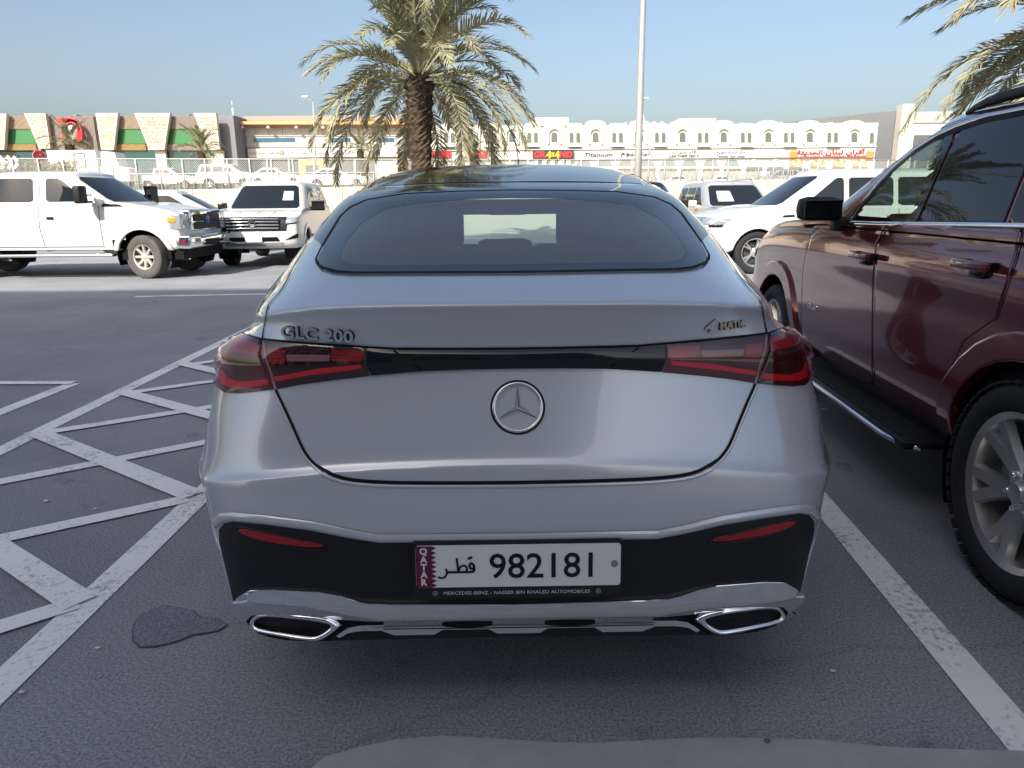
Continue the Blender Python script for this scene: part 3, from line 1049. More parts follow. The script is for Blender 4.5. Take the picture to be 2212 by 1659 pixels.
ribbon('lamp_joint', [(546, 728), (262, 749), (100, 751), (0, 751.5), (-100, 751), (-262, 749), (-546, 728)], gray, gb, .007, .006, 'gap_black', glc, step=8)
ribbon('lamp_joint', [(546, 728), (579, 719), (602, 710)], gray, gb, .006, .006, 'gap_black', glc, step=6, mirror=True)

# lower bumper
BLK = [(0, 1170), (300, 1168.5), (359, 1158), (446, 1140), (550, 1125), (612, 1118), (632, 1121), (642, 1133), (642, 1158), (628, 1217), (609, 1300), (590, 1345), (560, 1372), (440, 1384), (300, 1378), (0, 1378)]
patch('bumper_insert', np.array(mir(BLK)), gray, gb, .004, 'matte_black', glc, cell=px, thick=.012, bevel=.004)
SHELF = [(0, 1160), (300, 1158.5), (359, 1148), (446, 1129), (550, 1114), (612, 1107), (637, 1109), (652, 1122)]
ribbon('bumper_lip', [(-u, v) for u, v in SHELF[::-1]] + SHELF[1:], gray, gb, .003, .024, 'silver_paint', glc, step=8, crown=.006)
TRIM = [(0, 1297), (272, 1294), (324, 1291), (348, 1286), (390, 1274), (428, 1267), (529, 1261), (574, 1262), (595, 1273), (606, 1287), (604, 1312), (596, 1338), (589, 1345), (580, 1326), (566, 1312), (540, 1309), (405, 1322), (290, 1325), (286, 1331), (290, 1340), (340, 1342), (366, 1347), (392, 1364), (383, 1367), (366, 1357), (350, 1354), (333, 1352.5), (295, 1352), (267, 1363), (180, 1363), (163, 1352), (65, 1352), (46, 1362.5), (0, 1362.5)]
REC = [(586, 1348), (580, 1326), (566, 1312), (540, 1309), (405, 1322), (290, 1325), (286, 1331), (290, 1340), (340, 1342), (370, 1348), (416, 1379), (446, 1382), (567, 1358)]
patch('skid_trim', np.array(mir(TRIM)), gray, gb, .010, 'chrome', glc, cell=6, thick=.012, bevel=.004, depth=lambda q: .013 * np.exp(-((q[:, 1] - np.interp(np.abs(q[:, 0]), [300, 400, 560], [1316, 1300, 1292])) / 22.0) ** 2))
for c in (110, -110):
    patch('trim_slot', smooth_poly([(c - 54, 1326), (c + 54, 1326), (c + 54, 1340), (c - 54, 1340)], 2), gray, gb, .0215, 'gap_black', glc, cell=4, thick=.012, bevel=0)
ribbon('trim_seam', [(-290, 1344), (0, 1345), (290, 1344)], gray, gb, .0165, .004, 'gap_black', glc, step=10)
EX_O = [(581, 1346), (577, 1328), (566, 1316), (540, 1312.5), (407, 1327), (381, 1345), (418, 1375), (446, 1378.5), (567, 1355)]
EX_I = [(571, 1343), (567, 1331), (556, 1325), (540, 1322), (418, 1337), (402, 1347), (432, 1368), (453, 1370), (558, 1350)]
patch('exhaust_recess', np.array(REC), gray, gb, .0045, 'gap_black', glc, cell=10, thick=.002, bevel=0, mirror=True)
exo, exi = densify(smooth_poly(EX_O, 2, keep=(5,)), 5), densify(smooth_poly(EX_I, 2), 5)
def ex_pt(q, dy):
    p = g_plane(q[0], q[1], .058 + .05 * max(0, (q[0] - 440) / 140) ** 2)
    return np.array((p.x, p.y + dy, p.z))
def ring_match(outer, inner):
    c = np.array([480.0, 1346.0])
    k = 72
    def by_angle(poly):
        q = densify(poly, 1.0)
        an = np.arctan2((q[:, 1] - c[1]) * 3, q[:, 0] - c[0])
        o_ = np.argsort(an)
        an, q = an[o_], q[o_]
        t = np.linspace(-math.pi, math.pi, k, endpoint=False)
        return np.stack([np.interp(t, an, q[:, j], period=2 * math.pi) for j in (0, 1)], 1)
    return by_angle(outer), by_angle(inner)
ro, ri = ring_match(exo, exi)
prof = [(0.0, .012), (0.0, .003), (.25, -.006), (.75, -.006), (1.0, .004), (1.0, .16)]
for s in (1, -1):
    V, F = [], []
    n = len(ro)
    for f_, dy in prof:
        for k in range(n):
            p = ex_pt(ro[k] + (ri[k] - ro[k]) * f_, dy)
            V.append((s * p[0], p[1], p[2]))
    for r_ in range(len(prof) - 1):
        for k in range(n):
            q = (r_ * n + k, r_ * n + (k + 1) % n, (r_ + 1) * n + (k + 1) % n, (r_ + 1) * n + k)
            F.append(q if s > 0 else q[::-1])
    ex = mesh_obj('exhaust_tip', V, F, 'chrome', glc, smooth=True)
    b0 = (len(prof) - 1) * n
    mesh_obj('exhaust_cavity', [V[b0 + k] for k in range(n)], [tuple(range(n))], 'gap_black', ex)
RFL = [(602, 1133), (585, 1133), (567, 1137), (480, 1153), (404, 1171.5), (452, 1173), (529, 1162), (585, 1147)]
patch('reflector', smooth_poly(RFL, 1), gray, gb, .008, 'reflector_red', glc, cell=7, thick=.006, bevel=.002, mirror=True)
ribbon('reflector_frame', smooth_poly([((u - 510) * 1.06 + 508, (v - 1152) * 1.25 + 1153) for u, v in RFL], 1), gray, gb, .0055, .006, 'matte_black', glc, step=7, closed=True, crown=.003, mirror=True)

# emblem and badges
def g_frame(u, v, off=0.0):
    p, n = gb.hit(*gray((u, v)))
    n = Vector(n)
    x = Vector((1, 0, 0))
    x = (x - n * x.dot(n)).normalized()
    y = n.cross(x)
    m = Matrix((x, y, n)).transposed().to_4x4()
    m.translation = Vector(p) + n * off
    return m

def star_emblem(r, mtx, parent, mat, depth, nm='star_emblem'):
    vs, fs = [], []
    pts = []
    for k in range(64):
        a = 2 * math.pi * k / 64
        pts.append((math.cos(a) * r, math.sin(a) * r, depth * .5))
    tv, tf = tube_data([Vector(p) for p in pts], r * .065, 10, True)
    vs += tv; fs += tf
    b = len(vs)
    ring = []
    for k in range(6):
        a = math.pi / 2 + k * math.pi / 3
        rr = r * .98 if k % 2 == 0 else r * .15
        ring.append((math.cos(a) * rr, math.sin(a) * rr, depth * .15))
    vs += ring + [(0, 0, depth * 1.3)]
    fs += [(b + k, b + (k + 1) % 6, b + 6) for k in range(6)]
    o = mesh_obj(nm, vs, fs, mat, parent)
    for p in o.data.polygons[:len(tf)]:
        p.use_smooth = True
    o.matrix_local = mtx
    return o

em = g_frame(2, 880, .0025)
star_emblem(.0575, em, glc, 'chrome', .008)
lathe_o = lathe('emblem_recess', [(.066, 0), (.066, .001), (.0615, .0012), (.0615, 0)], 48, 'gap_black', glc)
lathe_o.matrix_local = g_frame(2, 880, .002)
rt = Matrix.Rotation
text_mesh('model_badge', 'GLC 200', .040, 'chrome', glc, g_frame(-426, 716, .004) @ rt(R(-2.6), 4, 'Z'), extrude=.005, width=.186, bold=.0009, depth_mat='gap_black')
text_mesh('drive_badge', '4', .040, 'chrome', glc, g_frame(419, 709, .004) @ rt(R(3), 4, 'Z'), extrude=.003, width=.030, bold=.001, tilt=.3, depth_mat='gap_black')
text_mesh('drive_badge', 'MATIC', .026, 'chrome', glc, g_frame(468, 707, .004) @ rt(R(4), 4, 'Z'), extrude=.003, width=.076, bold=.0008, depth_mat='gap_black')

# number plate
pc = g_plane(-1, 1221, -.016)
pm = Matrix.Translation(pc) @ Matrix.Rotation(R(90 - 4), 4, 'X') @ Matrix.Scale(.953, 4)
pl = thing('number_plate', None, None)
pl.parent = glc
pl.matrix_local = pm
def plate_poly(x0, x1, y0, y1, r):
    q = []
    for cx_, cy_, a0 in ((x1 - r, y1 - r, 0), (x0 + r, y1 - r, 90), (x0 + r, y0 + r, 180), (x1 - r, y0 + r, 270)):
        for k in range(5):
            a = R(a0 + 22.5 * k)
            q.append((cx_ + r * math.cos(a), cy_ + r * math.sin(a)))
    return q
def slab(name, poly, z0, z1, mat, parent, mtx=None):
    n = len(poly)
    v = [(x, y, z1) for x, y in poly] + [(x, y, z0) for x, y in poly]
    f = [tuple(range(n)), tuple(range(2 * n - 1, n - 1, -1))] + [(k, n + k, n + (k + 1) % n, (k + 1) % n) for k in range(n)]
    o = mesh_obj(name, v, f, mat, parent)
    if mtx is not None:
        o.matrix_local = mtx
    return o
hw, hh = .26, .0565
slab('plate_holder', plate_poly(-.268, .266, -.088, .066, .01), -.012, 0, 'matte_black', pl)
slab('plate', plate_poly(-hw, hw, -hh, hh, .008), .0, .003, 'plate_white', pl)
xm = -hw + .041
teeth = [(-hw + .0005, hh - .0005), (xm, hh - .0005)]
for k in range(9):
    y0 = hh - (k + .5) * 2 * hh / 9
    teeth += [(xm - .001 if k else xm, hh - k * 2 * hh / 9), (xm + .012, y0)]
teeth += [(xm, -hh + .0005), (-hw + .0005, -hh + .0005)]
teeth = [t for i, t in enumerate(teeth) if i == 0 or (abs(t[0] - teeth[i - 1][0]) + abs(t[1] - teeth[i - 1][1])) > 1e-5]
slab('plate_band', teeth[::-1], .003, .0036, 'plate_maroon', pl)
for k, ch in enumerate('QATAR'):
    text_mesh('plate_letter', ch, .0235, 'plate_white', pl, Matrix.Translation((-hw + .0205, hh - .0155 - k * .0205, .0042)), extrude=.0003, bold=.0009)
text_mesh('plate_number', '982181', .094, 'plate_ink', pl, Matrix.Translation((.058, 0, .0035)), extrude=.0006, width=.262, bold=.0008)
def stroke(name, pts, w, z, mat, parent):
    L = spline(np.array([(a, b, 0) for a, b in pts]), 5, False)
    n = len(L)
    v = []
    for i in range(n):
        t = L[min(i + 1, n - 1)] - L[max(i - 1, 0)]
        t /= np.linalg.norm(t)
        s = np.array([-t[1], t[0], 0]) * w / 2
        v += [tuple(L[i] + s + (0, 0, z)), tuple(L[i] - s + (0, 0, z))]
    f = [(2 * i, 2 * i + 1, 2 * i + 3, 2 * i + 2) for i in range(n - 1)]
    return mesh_obj(name, v, f, mat, parent)
# the word for the country in Arabic script: qaf, ta, ra (crop pixels of the plate -> metres)
def ac(x, y):
    return ((x - 1108) / 1990 * .52 + .0, -(y - 352) / 1990 * .52)
stroke('plate_script', [ac(*q) for q in ((325, 455), (350, 466), (380, 463), (402, 445), (413, 410), (406, 370))], .0055, .0042, 'plate_ink', pl)
stroke('plate_script', [ac(*q) for q in ((408, 408), (450, 408), (560, 408), (640, 408), (672, 400), (680, 370), (672, 335), (652, 318), (636, 335), (640, 365), (660, 375), (678, 365))], .0065, .0041, 'plate_ink', pl)
stroke('plate_script', [ac(*q) for q in ((512, 262), (518, 320), (524, 400))], .0058, .0043, 'plate_ink', pl)
stroke('plate_script', [ac(*q) for q in ((526, 395), (550, 352), (580, 340), (604, 356), (608, 385), (596, 402))], .0055, .0044, 'plate_ink', pl)
stroke('plate_script', [ac(*q) for q in ((616, 268), (640, 264), (664, 254))], .0065, .0045, 'plate_ink', pl)
lathe('plate_bolt', [(0, .0045), (.009, .0042), (.0095, .003)], 20, 'plate_dot', pl, origin=(.2445, .002, 0))
text_mesh('holder_print', 'MERCEDES-BENZ - NASSER BIN KHALED AUTOMOBILES', .0125, 'trim_print', pl, Matrix.Translation((-.004, -.0735, .0006)), extrude=.0002, width=.375)
for x in (-.213, .205):
    star_emblem(.006, Matrix.Translation((x, -.0735, .0004)), pl, 'trim_print', .0004, 'holder_star')

# wheels
def wheel(parent, x, y, r, w, rim_r, side, spokes=5, mat='alloy', tyre='rubber', style='twin', detail=36, rot=0.0):
    """side = +1 when the outer face looks to +x"""
    wt = bpy.data.objects.new('wheel', None)
    link(wt, parent)
    wt.location = (x, y, r)
    wt.rotation_euler = (0, 0, 0 if side > 0 else math.pi)
    h = w / 2
    lathe('tyre', [(rim_r * .96, -h * .8), (rim_r + .01, -h * .95), (r * .93, -h), (r * .985, -h * .86), (r, -h * .6), (r, h * .6), (r * .985, h * .86), (r * .93, h), (r * .8, h * 1.04), (rim_r + .012, h * .94), (rim_r * .96, h * .8)], detail, tyre, wt, 'x')
    lathe('rim', [(rim_r * .9, -h * .8), (rim_r * .88, h * .2), (rim_r * .93, h * .82), (rim_r + .004, h * .92), (rim_r + .004, h * .85), (rim_r * .96, h * .7), (rim_r * .93, -h * .8)], detail, mat, wt, 'x')
    lathe('brake_disc', [(0, h * .05), (rim_r * .72, h * .05), (rim_r * .72, -h * .1), (0, -h * .1)], 24, 'dark_alloy', wt, 'x')
    bm = bmesh.new()
    for k in range(spokes):
        a0 = 2 * math.pi * k / spokes + rot
        arms = (-.16, .16) if style == 'twin' else ((0,) if style == 'single' else (-.2, .2))
        for da in arms:
            r0, r1 = rim_r * .2, rim_r * .95
            n = 5
            prev = None
            for i in range(n):
                t = i / (n - 1)
                rr = r0 + (r1 - r0) * t
                a = a0 + da * (t if style == 'twin' else t ** .7)
                wd = rim_r * ((.085 - .02 * t if style == 'twin' else .125 - .03 * t) if style != 'single' else (.16 - .05 * t))
                xo = h * (.62 + .2 * t)
                c, s = math.cos(a), math.sin(a)
                tx, ty = -s, c
                q = [bm.verts.new((xo - .03 * (1 - 0), rr * c + tx * wd, rr * s + ty * wd)), bm.verts.new((xo, rr * c + tx * wd * .7, rr * s + ty * wd * .7)),
                     bm.verts.new((xo, rr * c - tx * wd * .7, rr * s - ty * wd * .7)), bm.verts.new((xo - .03, rr * c - tx * wd, rr * s - ty * wd))]
                if prev:
                    for m_ in range(3):
                        bm.faces.new((prev[m_], prev[m_ + 1], q[m_ + 1], q[m_]))
                prev = q
    bm_obj('spokes', bm, mat, wt)
    lathe('hub', [(0, h * .72), (rim_r * .16, h * .70), (rim_r * .2, h * .64), (rim_r * .32, h * .58), (rim_r * .33, h * .3)], 24, mat, wt, 'x')
    return wt
for s in (-1, 1):
    for y in (1.03, 3.918):
        wheel(glc, s * .815, y, .365, .25, .245, s)
    for y in (1.03, 3.918):
        arch = [(y + .40 * math.cos(R(a)), .36 + .40 * math.sin(R(a))) for a in range(-25, 206, 10)]
        patch('wheel_arch', np.array(arch), (lambda q, s=s: ((s * 3, q[0], q[1]), (-s, 0, 0))), gb, .006, 'gap_black', glc, cell=.06, thick=.008, bevel=0)
# ------------------------------------------------------------------ generic vehicle bodies
CAR_SEG = [3, 4, 4, 4, 4, 4, 4, 4, 4, 4, 4, 4, 3]

class Car:
    def __init__(self, p, name, label, loc, rz, mat, group=None, cat='car', seg=CAR_SEG, segr=3):
        self.p, self.mat = p, mat
        self.root = thing(name, label, cat, loc, rz, group)
        self.base = Loft(self.rows(), seg, segr, creases=p.get('creases', (5, 8)))

    def rows(self):
        p = self.p
        W, yr, yf, zs, zb, zh, zc, zr = p['W'], p['yr'], p['yf'], p['zs'], p['zb'], p['zh'], p['zc'], p['zr']
        yb, yt, gbs, gt, Wr = p['yb'], p['yt'], p['gb'], p['gt'], p['Wr']
        rc, fc = p.get('rc', .18), p.get('fc', .25)
        zt = p.get('zt', zb)                                   # height of the tail at the rear end
        rows = []
        ys = [yr + rc + (yb - .35 - yr - rc) * t for t in (0, .3, .55, .8, 1.0)]
        base = [(0, yr), (.5 * W, yr + .015), (W - rc, yr + .03), (W - .25 * rc, yr + .28 * rc + .02), (W, ys[0] + .05), (W, ys[1]), (W, ys[2]), (W, ys[3]), (W, ys[4]),
                (W - .01, (yb + yf) / 2), (W - .03, yf - fc - .05), (W - .03 - .28 * fc, yf - .28 * fc - .03), (.5 * W, yf - .02), (0, yf)]
        zm = [zt, zt, zt, zt, zt if gbs > yr + .4 else zb, zb if gbs < ys[1] else zt, zb, zb, zb, (zb + zh) / 2 + .03, zh + .02, zh, zh, zh]
        for t, dW, dr, df in p.get('prof', ((0, -.06, .07, .12), (.12, -.02, .02, .04), (.3, 0, 0, .0), (.62, .0, .01, .0), (.85, -.008, .03, .02), (.95, -.02, .05, .05))):
            r = []
            for (x, y), z in zip(base, zm):
                f = (y - yr) / (yf - yr)
                yy = y + dr * max(0, 1 - 4 * f) - df * max(0, 4 * f - 3)
                r.append((x * (W + dW) / W, yy, zs + t * (z - zs)))
            rows.append(r)
        # bonnet edge and shoulder
        Wg = W - p.get('inset', .055)
        gx = [(0, gbs), (.5 * Wg, gbs + .01), (.84 * Wg, gbs + .04), (.96 * Wg, gbs + .14), (Wg, gbs + .32)]
        yside = [gbs + .32 + (yb - .45 - gbs - .32) * t for t in (.3, .55, .8, 1.0)]
        gxs = gx + [(Wg, yside[0]), (Wg, yside[1]), (Wg, yside[2]), (Wg - .005, yside[3]), (Wg * .965, yb - .2), (Wg * .86, yb - .07), (Wg * .7, yb - .02), (.4 * Wg, yb + .02), (0, yb + .03)]
        gz = [zb + .02] * 9 + [zc + .005, zc, zc, zc, zc]
        last = rows[-1]
        for s, dz in ((.10, .012), (.55, p.get('hc', .02))):
            r = []
            for (x0, y0, z0), (x1, y1), z1, zmm in zip(last, gxs, gz, zm):
                r.append((x0 + (x1 - x0) * s, y0 + (y1 - y0) * s, zmm + (z1 - zmm) * s + dz * (1 if s > .2 else .6)))
            rows.append(r)
        rows.append([(x, y, z) for (x, y), z in zip(gxs, gz)])
        # greenhouse
        ze = zr - p.get('crown', .10)
        rx = [(0, gt), (.5 * Wr, gt + .01), (.84 * Wr, gt + .04), (.95 * Wr, gt + .12), (Wr, gt + .30)]
        yside2 = [gt + .30 + (yt - .38 - gt - .30) * t for t in (.3, .55, .8, 1.0)]
        rxs = rx + [(Wr, yside2[0]), (Wr, yside2[1]), (Wr, yside2[2]), (Wr - .004, yside2[3]), (Wr * .965, yt - .18), (Wr * .86, yt - .06), (Wr * .7, yt - .02), (.4 * Wr, yt + .02), (0, yt + .03)]
        dzr = [0] * 8 + [-.01, -.03, -.035, -.02, -.01, -.005]
        for s, bul in ((.3, .012), (.62, .016), (.9, .008), (1.0, 0.0)):
            r = []
            for k, ((x0, y0), z0, (x1, y1)) in enumerate(zip(gxs, gz, rxs)):
                x = x0 + (x1 - x0) * s
                r.append((x + (bul if x > .3 else 0), y0 + (y1 - y0) * s, z0 + (ze + dzr[k] - z0) * s))
            rows.append(r)
        ym = (gt + yt) / 2
        for s, zz in ((.90, .042), (.6, .082), (.3, .096)):
            rows.append([(x * s, ym + (y - ym) * (s * .35 + .65), ze + (zz * (1 + 2 * d))) for (x, y), d in zip(rxs, dzr)])
        a, b = ym + (gt - ym) * .6, ym + (yt - ym) * .6
        rows.append([(0, a + (b - a) * k / 13, zr) for k in range(14)])
        return rows

    def body(self, arches=(), drop=None, mat=None):
        p = self.p
        def d(c, n):
            m = np.zeros(len(c), bool)
            for (ya, za, ra) in arches:
                m |= (np.hypot(c[:, 1] - ya, c[:, 2] - za) < ra) & (np.abs(c[:, 0]) > p['W'] * .6)
            if drop is not None:
                m |= drop(c, n)
            return m
        o = self.base.obj('body', mat or self.mat, self.root, drop=d)
        for (ya, za, ra) in arches:
            for s in (-1, 1):
                ang = [R(a) for a in range(-28, 209, 12)]
                ring = [(ya + (ra + p.get('lip', .05)) * math.cos(a), za + (ra + p.get('lip', .05)) * math.sin(a)) for a in ang]
                ring += [(ya + (ra - .03) * math.cos(a), za + (ra - .03) * math.sin(a)) for a in ang[::-1]]
                z0 = p['zs'] - .02
                ring = [(y, max(z, z0)) for y, z in ring]
                patch('wheel_flare', np.array(ring), self.sray(s), self.base, p.get('flare', .008), p.get('flare_mat', self.mat), self.root, cell=.07, thick=.05, bevel=.004)
                # wheel well
                n = len(ang)
                xi, xo = s * p['W'] * .52, s * (p['W'] - .03)
                V = [(x, ya + (ra + .01) * math.cos(a), za + (ra + .01) * math.sin(a)) for x in (xi, xo) for a in ang] + [(xi, ya, za)]
                F = [(k, k + 1, n + k + 1, n + k) for k in range(n - 1)] + [(k + 1, k, 2 * n) for k in range(n - 1)]
                mesh_obj('wheel_well', V, F, 'gap_black', self.root, smooth=False)
        bm = bmesh.new()
        add_box(bm, -p['W'] * .8, p['W'] * .8, p['yr'] + .15, p['yf'] - .25, p['zs'] - .02, p['zs'] + .12)
        bm_obj('underbody', bm, 'gap_black', self.root)
        return o

    def sray(self, s):
        return lambda q: ((s * 4, q[0], q[1]), (-s, 0, 0))

    def side(self, name, poly, mat, off=.004, both=True, cell=.07, thick=.006, bevel=.001, parent=None, sides=None, **k):
        out = []
        for s in (sides or ((-1, 1) if both else (1,))):
            out.append(patch(name, np.array(poly, float), self.sray(s), self.base, off, mat, parent or self.root, cell=cell, thick=thick, bevel=bevel, **k))
        return out

    def front(self, name, poly, mat, off=.004, cell=.06, thick=.01, bevel=.002, parent=None, mirror=False, **k):
        return patch(name, np.array(poly, float), lambda q: ((q[0], 12, q[1]), (0, -1, 0)), self.base, off, mat, parent or self.root, cell=cell, thick=thick, bevel=bevel, mirror=mirror, **k)

    def rear(self, name, poly, mat, off=.004, cell=.06, thick=.01, bevel=.002, parent=None, mirror=False, **k):
        return patch(name, np.array(poly, float), lambda q: ((q[0], -12, q[1]), (0, 1, 0)), self.base, off, mat, parent or self.root, cell=cell, thick=thick, bevel=bevel, mirror=mirror, **k)

    def gap(self, line, sides=(-1, 1), w=.012, off=.002, mat='gap_black', name='panel_joint', step=.06):
        for s in sides:
            ribbon(name, line, self.sray(s), self.base, off, w, mat, self.root, step=step)

    def windows(self, cuts, mat='dark_glass', zlo=None, zhi=None, frame=True, thin=.045):
        """side glass between the cuts (y positions, rear to front); the front pane follows the windscreen pillar"""
        p = self.p
        zlo = zlo or p['zb'] + .05
        zhi = zhi or p['zr'] - .17
        def a_line(z):
            t = (z - p['zc']) / (p['zr'] - .10 - p['zc'])
            y0, y1 = p['yb'] - .47, p['yt'] - .36
            return y0 + (y1 - y0) * t - .03
        def d_line(z):
            t = (z - p['zb']) / (p['zr'] - .10 - p['zb'])
            return p['gb'] + .28 + (p['gt'] - p['gb'] - .02) * t + p.get('dpil', 0)
        out = []
        for k in range(len(cuts) - 1):
            y0, y1 = cuts[k] + thin, cuts[k + 1] - thin
            poly = []
            l0 = max(y0, d_line(zlo)) if k == 0 else y0
            l1 = max(y0, d_line(zhi)) if k == 0 else y0
            if k == len(cuts) - 2:
                r0, r1 = a_line(zlo), a_line(zhi)
            else:
                r0 = r1 = y1
            poly = [(l0, zlo), (r0, zlo), (r1, zhi), (l1, zhi)]
            out.append(self.side('side_window', smooth_poly(densify(np.array(poly), .18), 1), mat, off=.005, cell=.09))
        return out

    def screens(self, mat='dark_glass', rear=True, zpad=.03):
        p = self.p
        Wg, Wr = p['W'] - p.get('inset', .055), p['Wr']
        z0, z1 = p['zc'] + zpad, p['zr'] - .10 - .03
        poly = [(-Wg * .86, z0), (Wg * .86, z0), (Wr * .86, z1), (-Wr * .86, z1)]
        self.front('windscreen', smooth_poly(densify(np.array(poly), .25), 1), mat, off=.005, cell=.09)
        if rear:
            z0 = p['zb'] + .06
            poly = [(-Wg * .82, z0), (Wg * .82, z0), (Wr * .8, z1), (-Wr * .8, z1)]
            self.rear('rear_window', smooth_poly(densify(np.array(poly), .25), 1), mat, off=.005, cell=.09)

    def mirrors(self, y, z, mat, w=.22, h=.17, d=.12, sides=(-1, 1)):
        for s in sides:
            bm = bmesh.new()
            x0 = self.p['W'] - .03
            add_box(bm, s * (x0 + .06), s * (x0 + .06 + w), y - d / 2, y + d / 2, z, z + h, .035)
            add_box(bm, s * (x0 - .08), s * (x0 + .10), y - .03, y + .04, z - .02, z + .05, .01)
            bm_obj('mirror', bm, mat, self.root, smooth=True, angle=R(60))

    def wheels(self, ys, r, rim, w=.26, mat='alloy', tyre='rubber', style='twin', spokes=5, steer=0.0, inset=.05):
        for y in ys:
            for s in (-1, 1):
                t = wheel(self.root, s * (self.p['W'] - inset - w / 2), y, r, w, rim, s, spokes, mat, tyre, style, detail=28)
                if steer and y == max(ys):
                    t.rotation_euler.z += steer

    def handles(self, ys, z, mat, sides=(-1, 1), l=.2):
        for s in sides:
            for y in ys:
                p_, n_ = self.base.hit(*self.sray(s)((y, z)))
                bm = bmesh.new()
                add_box(bm, p_[0] - .012 + s * .012, p_[0] + .012 + s * .012, y - l / 2, y + l / 2, z - .025, z + .025, .01)
                bm_obj('door_handle', bm, mat, self.root, smooth=True, angle=R(60))
# ------------------------------------------------------------------ maroon SUV on the right
YANG = R(3.7)
YP = dict(W=1.015, yr=-1.16, yf=4.0, zs=.42, zb=1.265, zh=1.10, zc=1.25, zr=1.87, yb=2.62, yt=1.55, gb=-1.08, gt=-.95, Wr=.80, rc=.2, fc=.3, inset=.05, crown=.11,
          flare=.022, lip=.075, prof=((0, -.075, .07, .12), (.10, -.03, .02, .04), (.26, .002, 0, .0), (.50, .0, .0, .0), (.66, -.004, .01, .01), (.80, .004, .02, .02), (.90, -.006, .04, .04), (.965, -.03, .06, .07)), creases=(7, 10))
y_side = Vector((1.775, 2.35, 0))                     # flank at the rear axle
yx = Vector((math.cos(YANG), -math.sin(YANG), 0))
yuk = Car(YP, 'maroon_suv', 'glossy maroon SUV with black mirrors and a chrome edged running board', y_side + yx * 1.015, -YANG, 'maroon_paint', seg=[3, 4, 5, 6, 6, 8, 8, 8, 8, 8, 6, 5, 4], segr=4)
YR = yuk.root
y_mw = Matrix.Translation(YR.location) @ Matrix.Rotation(-YANG, 4, 'Z')
y_inv = y_mw.inverted()
y_rot = y_inv.to_3x3()
y_eye = tuple(y_inv @ Vector((0, 0, CAM_H)))

def yray(q):
    return y_eye, tuple(y_rot @ pixel_dir(q[0], q[1]))

ARY, ARZ, ARR = 0.0, .40, .50
# window openings traced in the picture
W_FRONT = [(1846, 474), (1862, 448), (1893, 409), (1930, 368), (1975, 329), (2022, 300), (2040, 293), (2030, 330), (2008, 390), (1966, 478), (1900, 477)]
W_REAR = [(1986, 478), (2010, 424), (2042, 350), (2066, 300), (2082, 280), (2110, 270), (2160, 258), (2260, 240), (2230, 330), (2186, 440), (2170, 481), (2080, 480)]
def y_project(V):
    out = np.empty((len(V), 2))
    Rt = np.array(CAM_R.transposed())
    Mw = np.array(y_mw)
    w = V @ Mw[:3, :3].T + Mw[:3, 3] - np.array([0, 0, CAM_H])
    c = w @ Rt.T
    out[:, 0] = CX + F_PX * c[:, 0] / -c[:, 2]
    out[:, 1] = CY - F_PX * c[:, 1] / -c[:, 2]
    out[c[:, 2] > -.05] = -9999
    return out
wf_in = np.array(W_FRONT, float)
wf_c = wf_in.mean(0)
def y_drop(c, n):
    q = y_project(c)
    a = (c[:, 0] < -.5) & inside((wf_in - wf_c) * .96 + wf_c, q) & (c[:, 1] < 3)
    # windscreen and the far front window, so that one looks through the cabin
    b = inside(np.array([(-.72, 1.30), (.72, 1.30), (.66, 1.73), (-.66, 1.73)]), c[:, [0, 2]]) & (c[:, 1] > 1.2)
    d = (c[:, 0] > .5) & inside(np.array([(1.25, 1.31), (2.05, 1.31), (1.5, 1.68), (1.22, 1.70)]), c[:, [1, 2]])
    return a | b | d
yuk.body(arches=((ARY, ARZ, ARR), (2.946, ARZ, ARR)), drop=y_drop)
lin2 = Loft.__new__(Loft)
lin2.V, lin2.F, lin2.N = yuk.base.V - yuk.base.N * .05, yuk.base.F, yuk.base.N
lin2.obj('cabin_lining', 'cabin', YR, drop=lambda c, n: y_drop(c, n) | (c[:, 2] < .7) | ((c[:, 1] > 2.5) & (c[:, 2] < 1.24)))
def ypatch(name, poly, mat, off, cell=12, thick=.005, bevel=.001, **k):
    return patch(name, np.array(poly, float), yray, yuk.base, off, mat, YR, cell=cell, thick=thick, bevel=bevel, **k)
ypatch('front_window', W_FRONT, 'tint_glass', .004, thick=0, bevel=0)
ypatch('rear_door_window', W_REAR, 'dark_glass', .005)
W_Q = [(2180, 481), (2192, 445), (2240, 335), (2275, 240), (2420, 225), (2420, 485)]
ypatch('quarter_window', W_Q, 'dark_glass', .005, cell=20)
ypatch('pillar_trim', [(1969, 478), (2010, 392), (2034, 330), (2044, 292), (2062, 287), (2060, 302), (2038, 350), (2006, 424), (1983, 478)], 'gloss_black', .006, cell=9)
yuk.side('side_window', [(1.25, 1.31), (2.05, 1.31), (1.5, 1.68), (1.22, 1.70)], 'tint_glass', off=.003, sides=(1,), thick=0)
yuk.side('side_window', [(.1, 1.31), (1.15, 1.31), (1.12, 1.70), (.1, 1.70)], 'dark_glass', sides=(1,))
yuk.front('windscreen', [(-.76, 1.285), (.76, 1.285), (.70, 1.745), (-.70, 1.745)], 'clear_glass', off=.003, thick=0, bevel=0)
yuk.rear('rear_window', [(-.72, 1.32), (.72, 1.32), (.62, 1.70), (-.62, 1.70)], 'dark_glass')
